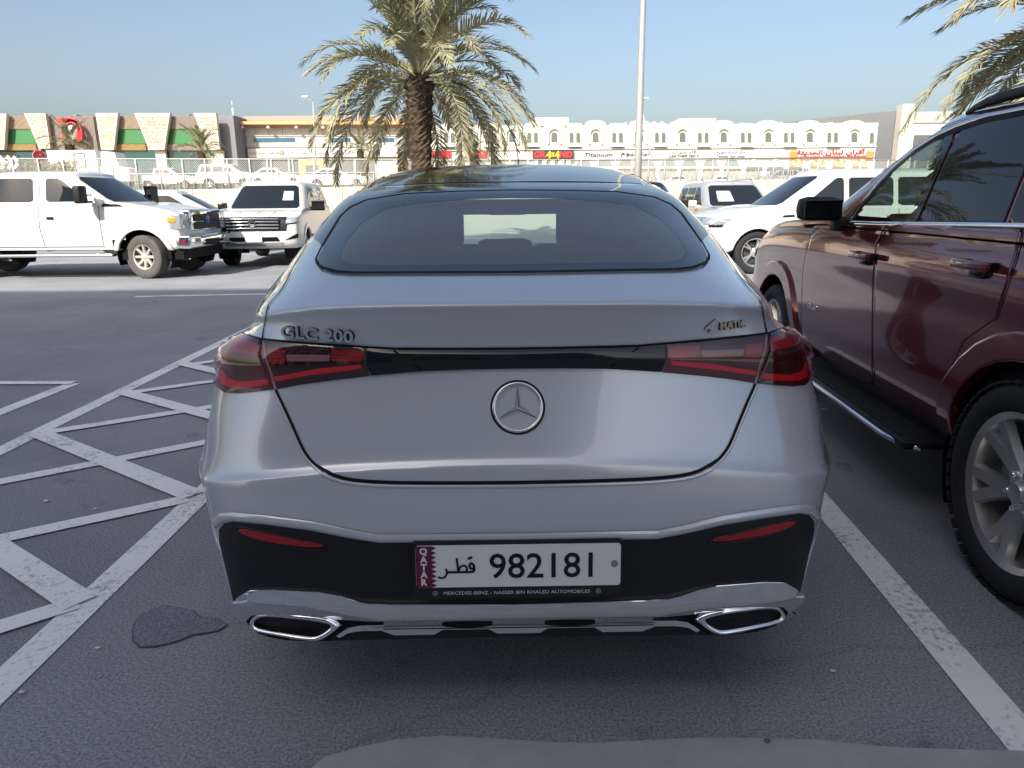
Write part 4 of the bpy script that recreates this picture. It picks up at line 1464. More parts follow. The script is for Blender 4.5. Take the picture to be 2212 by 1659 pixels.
# bright trim round the glass
ribbon('belt_trim', [(1838, 482), (1900, 483.5), (2080, 486), (2240, 489), (2420, 492)], yray, yuk.base, .006, .020, 'chrome', YR, step=10, crown=.006)
ribbon('window_trim', [(1838, 476), (1858, 446), (1890, 406), (1927, 364), (1972, 325), (2020, 295), (2070, 272), (2130, 252), (2260, 226), (2420, 205)], yray, yuk.base, .006, .016, 'satin_chrome', YR, step=8, crown=.006)
ribbon('window_seal', [(1846, 477), (1864, 449), (1896, 410), (1934, 369), (1978, 331), (2024, 302), (2074, 281), (2134, 261), (2260, 236)], yray, yuk.base, .0065, .02, 'gap_black', YR, step=8)
ribbon('roof_gutter', [(1880, 395), (1920, 356), (1972, 313), (2030, 278), (2100, 250), (2200, 222), (2330, 198)], yray, yuk.base, .004, .012, 'gap_black', YR, step=8)
# doors
F_DOOR = [(1733, 800), (1731, 700), (1734, 620), (1740, 560), (1752, 512), (1775, 486), (1915, 486), (1893, 525), (1887, 600), (1885, 700), (1885, 832), (1810, 806)]
R_DOOR = [(1890, 834), (1889, 700), (1891, 600), (1897, 527), (1921, 487), (2205, 491), (2190, 560), (2150, 690), (2085, 735), (2052, 800), (2040, 870), (2042, 905), (1960, 865)]
ypatch('door', F_DOOR, 'maroon_paint', .0025, cell=14, bevel=.002)
ypatch('door', R_DOOR, 'maroon_paint', .0025, cell=18, bevel=.002)
for ln in ([(1733, 802), (1731, 700), (1733, 620), (1739, 560), (1751, 512), (1766, 490)], [(1887.5, 834), (1887, 700), (1889, 600), (1895, 526), (1918, 484), (1968, 480)], [(2212, 494), (2196, 560), (2152, 690), (2165, 660)]):
    ribbon('door_joint', ln[:-1] if ln[-1] == (2165, 660) else ln, yray, yuk.base, .004, .008, 'gap_black', YR, step=10)
# door handles
def y_at(px, py, off=0.0):
    p_, n_ = yuk.base.hit(*yray((px, py)))
    return Vector(p_) + Vector(n_) * off
for (cx_, cy_) in ((1874, 556), (2119, 578)):
    c = y_at(cx_, cy_)
    bm = bmesh.new()
    add_box(bm, c.x - .062, c.x - .035, c.y - .125, c.y + .115, c.z - .008, c.z + .030, .012)
    h_ = bm_obj('door_handle', bm, 'maroon_paint', YR, smooth=True, angle=R(60))
    bm = bmesh.new()
    add_box(bm, c.x - .040, c.x + .02, c.y - .115, c.y - .085, c.z - .005, c.z + .027, .008)
    add_box(bm, c.x - .040, c.x + .02, c.y + .075, c.y + .105, c.z - .005, c.z + .027, .008)
    add_box(bm, c.x - .030, c.x + .03, c.y - .06, c.y + .045, c.z - .04, c.z + .018, .02)
    bm_obj('handle_cup', bm, 'gloss_black', h_, smooth=True, angle=R(60))
# mirror
mc = y_at(1838, 470)
bm = bmesh.new()
add_box(bm, mc.x - .285, mc.x - .045, mc.y - .02, mc.y + .13, mc.z - .018, mc.z + .118, .055)
add_box(bm, mc.x - .09, mc.x + .03, mc.y - .01, mc.y + .09, mc.z - .075, mc.z + .005, .02)
bm_obj('mirror', bm, 'matte_black', YR, smooth=True, angle=R(60))
bm = bmesh.new()
add_box(bm, mc.x - .27, mc.x - .06, mc.y - .024, mc.y - .016, mc.z, mc.z + .10, .003)
bm_obj('mirror_glass', bm, 'gloss_black', YR)
bm = bmesh.new()
add_box(bm, 1.0, 1.28, mc.y - .02, mc.y + .13, mc.z - .03, mc.z + .145, .045)
bm_obj('mirror', bm, 'matte_black', YR, smooth=True, angle=R(60))
# running board
bm = bmesh.new()
add_box(bm, -1.10, -.86, .62, 2.25, .335, .375, .012)
rb = bm_obj('running_board', bm, 'matte_black', YR, smooth=True, angle=R(60))
mesh_tread = bmesh.new()
for k in range(7):
    add_box(mesh_tread, -1.075 + k * .028, -1.063 + k * .028, .72, 2.2, .374, .379)
bm_obj('step_tread', mesh_tread, 'rubber', rb)
tube('step_trim', [(-1.02, .60, .345), (-1.085, .68, .348), (-1.108, .80, .35), (-1.108, 1.5, .352), (-1.108, 2.1, .352), (-1.06, 2.28, .35)], .013, 'chrome', rb, 8)
bm = bmesh.new()
add_box(bm, .86, 1.10, .62, 2.25, .335, .375, .012)
bm_obj('running_board', bm, 'matte_black', YR, smooth=True, angle=R(60))
bm = bmesh.new()
add_box(bm, -.93, .93, .55, 2.35, .36, .50, .02)
bm_obj('sill', bm, 'matte_black', YR, smooth=True, angle=R(60))
# roof rack bars
def y_planex(px, py, x):
    d = Vector(yray((px, py))[1])
    t = (x - y_eye[0]) / d.x
    return Vector(y_eye) + d * t
rail = [y_planex(a, b, -.72) for a, b in ((2088, 238), (2110, 226), (2140, 212), (2170, 202), (2212, 191))]
for s in (-1, 1):
    tube('roof_rail', [(p_.x * -s, p_.y, p_.z - .012) for p_ in rail] + [(-s * rail[-1].x, .1, rail[-1].z + .006), (-s * rail[-1].x, -.5, rail[-1].z - .01), (-s * rail[-1].x, -.75, 1.83)], [.006, .016, .022, .024, .024, .024, .024, .012], 'matte_black', YR, 8)
# lettering on the front door
tp = y_at(1748, 659, .004)
tm = Matrix(((0, 0, -1), (-1, 0, 0), (0, 1, 0))).to_4x4()
tm.translation = tp + Vector((0, -.06, 0))
text_mesh('door_badge', 'YUKON', .05, 'chrome', YR, tm, extrude=.003, width=.17, bold=.001)
# wheels with twelve narrow spokes
for s in (-1, 1):
    for y in (0, 2.946):
        wheel(YR, s * .885, y, .400, .275, .285, s, 6, 'alloy', 'rubber', 'wide', 48, rot=.26)
# tread blocks and lug nuts on the near rear wheel
for w_ in [c for c in YR.children if c.name.startswith('wheel') and c.type == 'EMPTY' and c.location.x < 0 and abs(c.location.y) < .1]:
    bm = bmesh.new()
    for k in range(44):
        a = 2 * math.pi * k / 44
        for x0, x1, da in ((.075, .139, 0), (.02, .07, .07), (-.04, .012, 0), (-.13, -.05, .07)):
            add_box(bm, x0, x1, -.021, .021, .392, .4025, 0, Matrix.Rotation(a + da, 4, 'X'))
    bm_obj('tread', bm, 'rubber', w_)
    for k in range(6):
        a = 2 * math.pi * k / 6 + .26
        lathe('lug_nut', [(0, .108), (.010, .107), (.0135, .100), (.0135, .07)], 10, 'chrome', w_, 'x', origin=(0, .07 * math.cos(a), .07 * math.sin(a)))
    lathe('hub_cap', [(0, .122), (.034, .118), (.040, .105), (.040, .08)], 24, 'alloy', w_, 'x')
# front lamps and grille (turned away from the picture)
yuk.front('headlamp', [(.62, .93), (.95, .90), (.96, 1.06), (.62, 1.05)], 'lamp_clear', mirror=True)
yuk.front('grille', [(-.56, .70), (.56, .70), (.58, 1.05), (-.58, 1.05)], 'chrome')
yuk.rear('tail_lamp', [(.80, .85), (.97, .85), (.95, 1.25), (.82, 1.25)], 'lamp_red', mirror=True)
# ------------------------------------------------------------------ parked cars round about
def place(wheel_px, local, rz, z=0.0, gp=None):
    """root position so that the tyre at local (x, y) touches the ground seen at wheel_px"""
    c = gp if gp is not None else at_ground(wheel_px[0], wheel_px[1], z)
    r = Matrix.Rotation(rz, 3, 'Z') @ Vector((local[0], local[1], 0))
    return c - r

# white crew cab pickup
rzf = R(-90 - 1.5)
FP = dict(W=1.0, yr=-1.2, yf=4.77, zs=.56, zb=1.36, zh=1.24, zc=1.42, zr=2.05, yb=3.5, yt=2.75, gb=1.0, gt=1.08, Wr=.80, rc=.12, fc=.14, inset=.06, zt=1.36, crown=.10, lip=.06, hc=.045, flare=.035,
          prof=((0, -.04, .04, .06), (.08, -.01, .0, .02), (.30, .0, 0, .0), (.36, .006, .0, .0), (.80, .0, .0, .0), (.95, -.02, .02, .03)))
ford = Car(FP, 'white_pickup_truck', 'white crew cab pickup with chrome bumper, black tow mirror and dusty steel wheels', place((325, 601), (.87, 3.97), rzf), rzf, 'white_paint', cat='pickup truck')
ford.body(arches=((0, .44, .52), (3.97, .44, .52)))
FW = [(1.15, 1.46), (1.95, 1.46), (1.95, 1.89), (1.25, 1.89), (1.15, 1.85)]
ford.side('side_window', smooth_poly(densify(np.array(FW), .2), 1), 'dark_glass', off=.006)
FW2 = [(2.20, 1.46), (2.95, 1.46), (2.93, 1.52), (2.55, 1.82), (2.42, 1.89), (2.20, 1.89)]
ford.side('side_window', smooth_poly(densify(np.array(FW2), .2), 1), 'dark_glass', off=.006)
ford.screens(zpad=.03)
for ln in ([(3.22, .60), (3.22, 1.42)], [(2.08, .60), (2.04, 1.0), (2.08, 1.45), (2.08, 1.88)], [(1.05, .60), (1.02, 1.88)], [(1.05, .62), (3.22, .62)]):
    ford.gap(ln)
ford.gap([(-1.1, .86), (1.0, .86), (3.4, .86)], w=.012, mat='grey_paint', name='body_crease')
ford.handles((2.27, 1.2), 1.16, 'matte_black', l=.13)
for s in (-1, 1):
    bm = bmesh.new()
    add_box(bm, s * 1.16, s * 1.40, 3.02, 3.16, 1.42, 1.74, .035)
    add_box(bm, s * .96, s * 1.2, 3.06, 3.12, 1.43, 1.47, .01)
    add_box(bm, s * .96, s * 1.2, 3.06, 3.12, 1.56, 1.59, .01)
    bm_obj('tow_mirror', bm, 'matte_black', ford.root, smooth=True, angle=R(60))
    bm = bmesh.new()
    add_box(bm, s * .90, s * 1.06, .85, 3.40, .43, .49, .025)
    bm_obj('side_step', bm, 'satin_chrome', ford.root, smooth=True, angle=R(60))
    bm = bmesh.new()
    add_box(bm, s * .76, s * .985, 4.520, 4.755, .92, 1.22, .03)
    hl = bm_obj('headlamp', bm, 'lamp_clear', ford.root, smooth=True, angle=R(60))
    bm = bmesh.new()
    add_box(bm, s * .93, s * .995, 4.505, 4.660, 1.06, 1.16, .01)
    bm_obj('turn_signal', bm, 'amber', hl, smooth=True, angle=R(60))
    bm = bmesh.new()
    add_box(bm, s * .985, s * 1.03, 4.3, 4.36, 1.30, 1.34)
    bm.free()
    ford.side('vent_badge', [(3.27, 1.36), (3.70, 1.36), (3.62, 1.40), (3.30, 1.42)], 'gloss_black', off=.008, sides=(s,))
# grille, emblem, bumper
bm = bmesh.new()
add_box(bm, -.70, .70, 4.620, 4.820, .88, 1.29, .04)
gr = bm_obj('grille_frame', bm, 'chrome', ford.root, smooth=True, angle=R(60))
for z in (.97, 1.12):
    bm = bmesh.new()
    add_box(bm, -.60, .60, 4.805, 4.832, z - .055, z + .08, .012)
    bm_obj('grille_mesh', bm, 'matte_black', gr, smooth=True, angle=R(60))
principled('emblem_blue', (0.02, 0.06, 0.22), .2)
lathe('emblem', [(0, .035), (.085, .03), (.10, .012), (.10, 0)], 24, 'emblem_blue', gr, 'y', origin=(0, 4.82, 1.09)).scale = (1, 1, 1)
bm = bmesh.new()
add_box(bm, -.98, .98, 4.600, 4.900, .56, .82, .05)
bp_ = bm_obj('front_bumper', bm, 'chrome', ford.root, smooth=True, angle=R(60))
bm = bmesh.new()
add_box(bm, -.32, .32, 4.890, 4.912, .60, .72, .01)
bm_obj('bumper_opening', bm, 'gap_black', bp_)
for s in (-1, 1):
    bm = bmesh.new()
    add_box(bm, s * .55, s * .78, 4.890, 4.910, .63, .75, .01)
    bm_obj('fog_lamp', bm, 'lamp_clear', bp_)
    bm = bmesh.new()
    add_box(bm, s * .985, s * .995, 4.680, 4.820, .64, .74)
    bm_obj('bumper_sticker', bm, 'plate_maroon', bp_)
bm = bmesh.new()
add_box(bm, -.9, .9, 3.5, 4.7, .36, .56)
bm_obj('axle_frame', bm, 'gap_black', ford.root)
tube('front_axle', [(-.8, 3.97, .42), (.8, 3.97, .42)], .06, 'rubber', ford.root)
ford.wheels((0, 3.97), .415, .235, .27, 'steel_wheel', 'rubber_dusty', 'single', 8, steer=R(-14), inset=.02)

# white SUV facing the camera, beyond the pickup
rz3 = R(180 + 5)
LP = dict(W=.985, yr=-1.05, yf=3.86, zs=.42, zb=1.22, zh=1.08, zc=1.24, zr=1.93, yb=2.75, yt=1.85, gb=-.98, gt=-.78, Wr=.76, rc=.2, fc=.22, inset=.06, crown=.09, flare=.02, lip=.06, hc=.05)
lc3 = Car(LP, 'white_suv', 'white SUV with a wide black grille of chrome bars beside the pickup', place((503, 572), (.80, 2.85), rz3), rz3, 'white_paint', group='white SUVs in the car park')
lc3.body(arches=((0, .40, .47), (2.85, .40, .47)))
lc3.windows((-.75, .35, 1.25, 2.4))
lc3.screens()
lc3.mirrors(2.05, 1.24, 'black_paint')
GR3 = [(-.70, .80), (.70, .80), (.74, 1.0), (.70, 1.09), (-.70, 1.09), (-.74, 1.0)]
lc3.front('grille', GR3, 'matte_black', off=.012)
for z in (.86, .93, 1.00, 1.06):
    bm = bmesh.new()
    add_box(bm, -.56, .56, 3.83, 3.90, z - .014, z + .014, .008)
    bm_obj('grille_bar', bm, 'chrome', lc3.root, smooth=True, angle=R(60))
lathe('emblem', [(.05, .0), (.085, .03), (.085, .04), (.055, .045)], 24, 'chrome', lc3.root, 'y', origin=(0, 3.875, .97))
lc3.front('headlamp', [(.70, .95), (.94, .98), (.95, 1.07), (.72, 1.075)], 'lamp_clear', off=.014, mirror=True)
lc3.front('headlamp_trim', [(.69, .93), (.95, .955), (.94, .985), (.70, .955)], 'gloss_black', off=.012, mirror=True)
lc3.front('lower_intake', [(-.55, .58), (.55, .58), (.50, .67), (-.50, .67)], 'gap_black', off=.01)
lc3.front('fog_intake', [(.66, .60), (.92, .64), (.93, .74), (.80, .68)], 'gap_black', off=.01, mirror=True)
lc3.front('skid_lip', [(-.60, .48), (.60, .48), (.62, .55), (-.62, .55)], 'satin_chrome', off=.012)
def front_plate(car, y, z, w=.36, h=.13, txt=None):
    bm = bmesh.new()
    add_box(bm, -w / 2, w / 2, y - .01, y, z - h / 2, z + h / 2, .004)
    pl_ = bm_obj('number_plate', bm, 'plate_white', car.root)
    return pl_
front_plate(lc3, 3.90, .63)
lc3.front('bonnet_crease', [(.30, 1.10), (.34, 1.10), (.40, 1.20), (.36, 1.20)], 'white_paint', off=.01, mirror=True)
lc3.front('sunshade', [(-.62, 1.45), (-.38, 1.45), (-.37, 1.66), (-.58, 1.66)], 'plate_white', off=.007)
lc3.wheels((0, 2.85), .40, .25, .27)

# white SUV parked across on the right
rz2 = R(90)
L2 = dict(LP, zr=1.93, zh=1.06, zb=1.20, yb=2.55, yt=1.70, fc=.30, W=.985, hc=.06)
lc2 = Car(L2, 'white_suv', 'white SUV with bright alloy wheels between the maroon car and the silver coupe', place((1625, 591), (-.83, 2.85), rz2), rz2, 'white_paint', group='white SUVs in the car park')
lc2.body(arches=((0, .40, .48), (2.85, .40, .48)))
lc2.windows((-.75, .30, 1.22, 2.4), mat='dark_glass')
lc2.screens()
lc2.mirrors(2.02, 1.20, 'white_paint')
lc2.front('headlamp', [(.56, .92), (.95, .93), (.96, 1.03), (.60, 1.05)], 'lamp_clear', off=.014, mirror=True)
lc2.side('headlamp', [(3.52, .93), (3.74, .92), (3.76, 1.04), (3.48, 1.03)], 'lamp_clear', off=.012)
lc2.side('headlamp_trim', [(3.52, .885), (3.74, .88), (3.75, .925), (3.50, .925)], 'gloss_black', off=.013)
lc2.front('grille', [(-.56, .82), (.56, .82), (.58, 1.05), (-.58, 1.05)], 'chrome', off=.012)
lc2.front('lower_intake', [(-.80, .52), (.80, .52), (.80, .66), (-.80, .66)], 'gap_black', off=.01)
lc2.side('fender_vent', [(2.18, 1.06), (2.42, 1.05), (2.40, 1.09), (2.20, 1.10)], 'gloss_black', off=.008)
for ln in ([(2.08, .48), (2.10, .9), (2.02, 1.2)], [(1.18, .48), (1.18, 1.2)], [(.25, .48), (.25, 1.2)]):
    lc2.gap(ln)
lc2.gap([(-.9, .98), (1.5, 1.0), (3.4, .98)], w=.01, mat='grey_paint', name='body_crease')
lc2.handles((1.32, .38), 1.05, 'chrome')
front_plate(lc2, 3.90, .60)
lc2.wheels((0, 2.85), .405, .265, .28, style='twin', spokes=5)

# silver SUV behind it, facing the camera
PD = dict(LP, W=.93, zr=1.86, Wr=.72, zh=1.04, zb=1.16, zc=1.18)
pr = Car(PD, 'silver_suv', 'silver SUV with roof bars parked nose out behind the white SUV', (at_depth(1632, 440, 17.6).x, 17.6 + 3.86, 0), R(180), 'grey_paint')
pr.body(arches=((0, .38, .46), (2.8, .38, .46)))
pr.windows((-.75, .30, 1.22, 2.4), mat='dark_glass')
pr.screens()
pr.mirrors(2.05, 1.18, 'white_paint')
for s in (-1, 1):
    tube('roof_rail', [(s * .66, 1.5, 1.83), (s * .66, 1.3, 1.89), (s * .66, -.4, 1.90), (s * .66, -.6, 1.84)], .018, 'satin_chrome', pr.root)
pr.front('headlamp', [(.55, .86), (.88, .88), (.88, 1.0), (.60, 1.0)], 'lamp_clear', off=.012, mirror=True)
pr.front('grille', [(-.45, .78), (.45, .78), (.48, 1.0), (-.48, 1.0)], 'chrome', off=.012)
pr.front('sunshade', [(.12, 1.32), (.52, 1.32), (.48, 1.58), (.14, 1.58)], 'plate_white', off=.007)
pr.wheels((0, 2.8), .38, .23, .26)

# black SUV half hidden by the silver coupe
BK = dict(PD, zr=1.84)
bk = Car(BK, 'black_suv', 'black SUV half hidden behind the right shoulder of the silver coupe', (at_depth(1412, 430, 16.5).x, 16.5 + 3.86, 0), R(180), 'black_paint')
bk.body(arches=((0, .38, .46), (2.8, .38, .46)))
bk.windows((-.75, .30, 1.22, 2.4))
bk.screens()
bk.mirrors(2.05, 1.16, 'black_paint')
bk.front('headlamp', [(.55, .86), (.88, .88), (.88, 1.0), (.60, 1.0)], 'lamp_clear', off=.012, mirror=True)
bk.wheels((0, 2.8), .38, .23, .26)

# white SUV behind the pickup's bonnet
WB = dict(PD, zr=1.78)
wb_ = Car(WB, 'white_suv', 'white SUV mostly hidden behind the bonnet of the pickup', (at_depth(352, 440, 21).x - 1.3, 21, 0), R(-90 + 12), 'white_paint', group='white SUVs in the car park')
wb_.body(arches=((0, .38, .46), (2.8, .38, .46)))
wb_.windows((-.75, .30, 1.22, 2.4))
wb_.screens()
wb_.wheels((0, 2.8), .38, .23, .26)
# ------------------------------------------------------------------ date palms
principled('palm_trunk', (0.075, 0.055, 0.04), .95, spec=.1, noise=.5, nscale=9, bump=.6, bscale=25, bdist=.03)
principled('palm_green', (0.21, 0.215, 0.125), .6, spec=.35, noise=.35, nscale=2.5)
principled('palm_olive', (0.28, 0.265, 0.165), .65, spec=.3, noise=.35, nscale=2.5)
principled('palm_dry', (0.34, 0.28, 0.17), .8, spec=.2, noise=.3, nscale=3)

def frond_mesh(name, L, e0, bend, power, mat, seed, twist=0.0, n=82, leaf=.60, dens=1.0):
    r_ = random.Random(seed)
    V, F = [], []
    P, A = [], []
    x = z = 0.0
    m = 40
    for i in range(m + 1):
        s = i / m
        a = e0 - bend * s ** power
        P.append(Vector((x, 0, z)))
        A.append(a)
        x += math.cos(a) * L / m
        z += math.sin(a) * L / m
    def at(s):
        f = min(max(s, 0), 1) * m
        i = min(int(f), m - 1)
        return P[i].lerp(P[i + 1], f - i), A[i] + (A[i + 1] - A[i]) * (f - i)
    tv, tf = tube_data([P[i] for i in range(0, m + 1, 2)], [.030 * (1 - .92 * i / m) + .002 for i in range(0, m + 1, 2)], 5)
    V += tv
    F += tf
    for side in (-1, 1):
        for k in range(n):
            s = .17 + .83 * (k + r_.random() * .7) / n
            p, a = at(s)
            t = Vector((math.cos(a), 0, math.sin(a)))
            up = Vector((-math.sin(a), 0, math.cos(a)))
            y = Vector((0, side, 0))
            env = min(1, (s - .10) / .2) * (1 - .55 * max(0, (s - .6) / .4))
            ln = leaf * env * r_.uniform(.8, 1.15)
            fw = .55 + .5 * s + r_.uniform(-.12, .12)
            lift = .45 * (1 - s) + r_.uniform(-.22, .30)
            d = (y * math.cos(fw) + t * math.sin(fw)).normalized()
            d = (d + up * lift).normalized()
            w = t * math.cos(fw) - y * math.sin(fw)
            w = (w + up * r_.uniform(-.5, .5)).normalized() * .019
            mid = p + d * ln * .5
            tip = p + d * ln + Vector((0, 0, -1)) * ln * r_.uniform(.04, .22)
            b = len(V)
            V += [p - w * .6, p + w * .6, mid + w, mid - w, tip]
            F += [(b, b + 1, b + 2, b + 3), (b + 3, b + 2, b + 4)]
    me = bpy.data.meshes.new(name)
    me.from_pydata([tuple(v) for v in V], [], F)
    me.materials.append(M[mat])
    me.update()
    return me

FR = []
for k in range(12):
    FR.append(('up', frond_mesh('frond', 3.2 + .25 * (k % 3), R(84 - 6 * (k % 4)), R(48 + 10 * (k % 5)), 1.6, 'palm_green', 100 + k)))
for k in range(10):
    FR.append(('mid', frond_mesh('frond', 3.05 + .2 * (k % 3), R(46 - 7 * (k % 4)), R(66 + 8 * (k % 5)), 1.35, 'palm_green' if k % 2 else 'palm_olive', 200 + k)))
for k in range(10):
    FR.append(('low', frond_mesh('frond', 3.35 + .22 * (k % 3), R(30 - 9 * (k % 4)), R(94 + 5 * (k % 4)), .85, 'palm_olive', 300 + k, leaf=.52)))
for k in range(5):
    FR.append(('dry', frond_mesh('frond', 2.8 + .2 * k, R(-8 - 8 * k), R(82 - 5 * k), .55, 'palm_dry' if k % 2 else 'palm_olive', 400 + k, leaf=.46)))

def palm(loc, height, label, lean=(0, 0), seed=1, r=.30, counts=(22, 18, 20, 5), scale=1.0, fan=1.0):
    t = thing('palm_tree', label, 'palm tree', loc, 0, 'date palms')
    r_ = random.Random(seed)
    # trunk with a spiral of leaf bases
    V, F = [], []
    n, m = 20, int(height * 16)
    for i in range(m + 1):
        f = i / m
        rad = r * (1.0 + .10 * math.sin(f * 9) + (.25 * max(0, f - .82) / .18)) * (1.12 - .12 * f)
        for j in range(n):
            a = 2 * math.pi * j / n
            saw = ((i * .36 + j * .5) % 1.0)
            rr = rad * (.82 + .30 * saw * (1 if (j + i // 3) % 2 else .55) + r_.uniform(-.05, .05))
            V.append((lean[0] * f * f + rr * math.cos(a), lean[1] * f * f + rr * math.sin(a), height * f))
    for i in range(m):
        for j in range(n):
            a = i * n + j
            b = i * n + (j + 1) % n
            F.append((a, b, b + n, a + n))
    mesh_obj('trunk', V, F, 'palm_trunk', t)
    c = Vector((lean[0], lean[1], height))
    for kind, cnt in zip(('up', 'mid', 'low', 'dry'), counts):
        pool = [f for f in FR if f[0] == kind]
        off = r_.random() * 6
        for k in range(cnt):
            o = bpy.data.objects.new('frond', r_.choice(pool)[1])
            link(o, t)
            az = off + 2 * math.pi * (k + r_.uniform(-.25, .25)) / cnt
            if kind == 'low' and math.sin(az) < -.72:
                az += 1.1
            if kind == 'dry' and math.sin(az) < -.55:
                az += 2.2
            z = {'up': .10, 'mid': .0, 'low': -.12, 'dry': -.28}[kind]
            o.location = c + Vector((math.cos(az) * .12, math.sin(az) * .12, z))
            o.rotation_euler = (r_.uniform(-.25, .25), r_.uniform(-.08, .08), az)
            o.scale = [scale * r_.uniform(.9, 1.08)] * 3
    return t

pc0 = at_depth(905, 168, 20.0)
palm((at_depth(912, 400, 20.0).x, 20.0, 0), pc0.z, 'tall date palm with a shaggy brown trunk beyond the silver car', lean=(pc0.x - at_depth(912, 400, 20.0).x, 0), seed=4)
pc1 = at_depth(2400, 75, 13.5)
palm((pc1.x, 13.5, 0), pc1.z, 'date palm hanging its fronds over the roof of the maroon car', seed=9)
# ------------------------------------------------------------------ upper road: retaining wall, fence, terrace
principled('barrier_concrete', (0.50, 0.46, 0.37), .9, spec=.2, noise=.14, nscale=.9)
principled('galvanised', (0.42, 0.43, 0.43), .55, .3)
principled('mall_panel', (0.50, 0.46, 0.37), .8, noise=.05, nscale=2)
principled('mall_hole', (0.11, 0.09, 0.06), .9)
principled('louvre_tan', (0.40, 0.32, 0.24), .8)
principled('louvre_mauve', (0.36, 0.30, 0.27), .8)
principled('louvre_gold', (0.42, 0.30, 0.13), .8)
principled('green_glass', (0.035, 0.16, 0.065), .12, spec=.5)
principled('teal_glass', (0.02, 0.07, 0.075), .1, spec=.5)
principled('mall_grey', (0.16, 0.165, 0.185), .7, noise=.05, nscale=1)
principled('logo_red', (0.62, 0.02, 0.03), .4)
principled('logo_silver', (0.55, 0.56, 0.55), .25, .7)
principled('cladding', (0.40, 0.39, 0.37), .6, noise=.05, nscale=1)
principled('fascia_brown', (0.26, 0.23, 0.20), .7)
principled('orange_frame', (0.60, 0.31, 0.13), .7)
principled('sign_pale', (0.58, 0.57, 0.55), .6)
principled('sign_dim', (0.34, 0.35, 0.38), .6)
principled('blue_glass', (0.03, 0.10, 0.17), .1, spec=.5)
principled('shop_glass', (0.10, 0.105, 0.11), .15, spec=.5)
principled('cream_wall', (0.54, 0.525, 0.455), .85, noise=.04, nscale=.7)
principled('cream_trim', (0.57, 0.56, 0.50), .8)
principled('window_grey', (0.10, 0.12, 0.115), .2, spec=.5)
principled('arch_glass', (0.16, 0.185, 0.18), .3, spec=.4)
principled('shutter', (0.24, 0.225, 0.205), .6)
principled('sign_white', (0.54, 0.54, 0.51), .6)
principled('sign_black', (0.03, 0.03, 0.032), .5)
principled('sign_red', (0.55, 0.02, 0.03), .5)
principled('sign_yellow', (0.75, 0.40, 0.01), .5)
principled('sign_blue', (0.05, 0.08, 0.30), .5)
principled('sign_ink', (0.03, 0.03, 0.035), .5)
principled('awning_orange', (0.62, 0.20, 0.05), .7)
principled('awning_cream', (0.72, 0.50, 0.25), .7)
principled('far_grey_wall', (0.30, 0.31, 0.31), .8, noise=.05, nscale=.5)
principled('stone_pier', (0.48, 0.45, 0.40), .8, noise=.2, nscale=3)
principled('hedge', (0.17, 0.15, 0.06), .9, noise=.5, nscale=6)
m = principled('fence_mesh', (0.50, 0.50, 0.48), .6)
nt = m.node_tree
tc = nt.nodes.new('ShaderNodeTexCoord')
mp = nt.nodes.new('ShaderNodeMapping')
mp.inputs['Rotation'].default_value = (0, R(45), 0)
w1 = nt.nodes.new('ShaderNodeTexWave'); w1.bands_direction = 'X'; w1.inputs['Scale'].default_value = 4.2
w2 = nt.nodes.new('ShaderNodeTexWave'); w2.bands_direction = 'Z'; w2.inputs['Scale'].default_value = 4.2
mxx = nt.nodes.new('ShaderNodeMath'); mxx.operation = 'MAXIMUM'
gt_ = nt.nodes.new('ShaderNodeMath'); gt_.operation = 'GREATER_THAN'; gt_.inputs[1].default_value = .965
nt.links.new(tc.outputs['Object'], mp.inputs[0])
nt.links.new(mp.outputs[0], w1.inputs[0]); nt.links.new(mp.outputs[0], w2.inputs[0])
nt.links.new(w1.outputs['Fac'], mxx.inputs[0]); nt.links.new(w2.outputs['Fac'], mxx.inputs[1])
nt.links.new(mxx.outputs[0], gt_.inputs[0])
nt.links.new(gt_.outputs[0], nt.nodes['Principled BSDF'].inputs['Alpha'])

TZ = 2.45                                             # level of the upper road
def bl_Y(X):
    return 46.6 + .27 * X
def on_line(px):
    d = pixel_dir(px, 420)
    k = d.x / d.y
    Y = 46.6 / (1 - .27 * k)
    return k * Y, Y
XL, YL = on_line(425)
XR, YR_ = on_line(1486)
zb0, zb1 = at_depth(425, 409, YL).z, at_depth(1486, 391, YR_).z
zf0, zf1 = at_depth(425, 343, YL).z, at_depth(1486, 345, YR_).z
def lz(X, a, b):
    return a + (b - a) * (X - XL) / (XR - XL)
X0, X1 = -46.0, 42.0
wall = thing('retaining_wall', 'long beige concrete retaining wall below the wire fence', 'wall', (0, 0, 0))
n_seg = 22
for k in range(n_seg):
    xa, xb = X0 + (X1 - X0) * k / n_seg, X0 + (X1 - X0) * (k + 1) / n_seg - .03
    V = []
    for x in (xa, xb):
        for dy in (0, .35):
            V += [(x, bl_Y(x) + dy, .2), (x, bl_Y(x) + dy, lz(x, zb0, zb1))]
    mesh_obj('wall_panel', V, [(0, 4, 5, 1), (2, 3, 7, 6), (1, 5, 7, 3), (0, 1, 3, 2), (4, 6, 7, 5)], 'barrier_concrete', wall)
road_z = [(-400, 44), (400, 44)]
V = [(X0 * 6, bl_Y(X0) + .3, TZ - .35), (X1 * 6, bl_Y(X1) + .3, TZ - .35), (X1 * 6, 75, TZ), (X0 * 6, 66, TZ), (600, 600, TZ), (-600, 600, TZ), (-600, 66, TZ), (600, 75, TZ)]
V = [(-300, bl_Y(X0) - 1, TZ - .4), (X0, bl_Y(X0) + .3, TZ - .4), (X1, bl_Y(X1) + .3, TZ - .4), (300, bl_Y(X1) + 1, TZ - .4), (300, 62, TZ), (-300, 62, TZ), (2500, 3000, TZ), (-2500, 3000, TZ)]
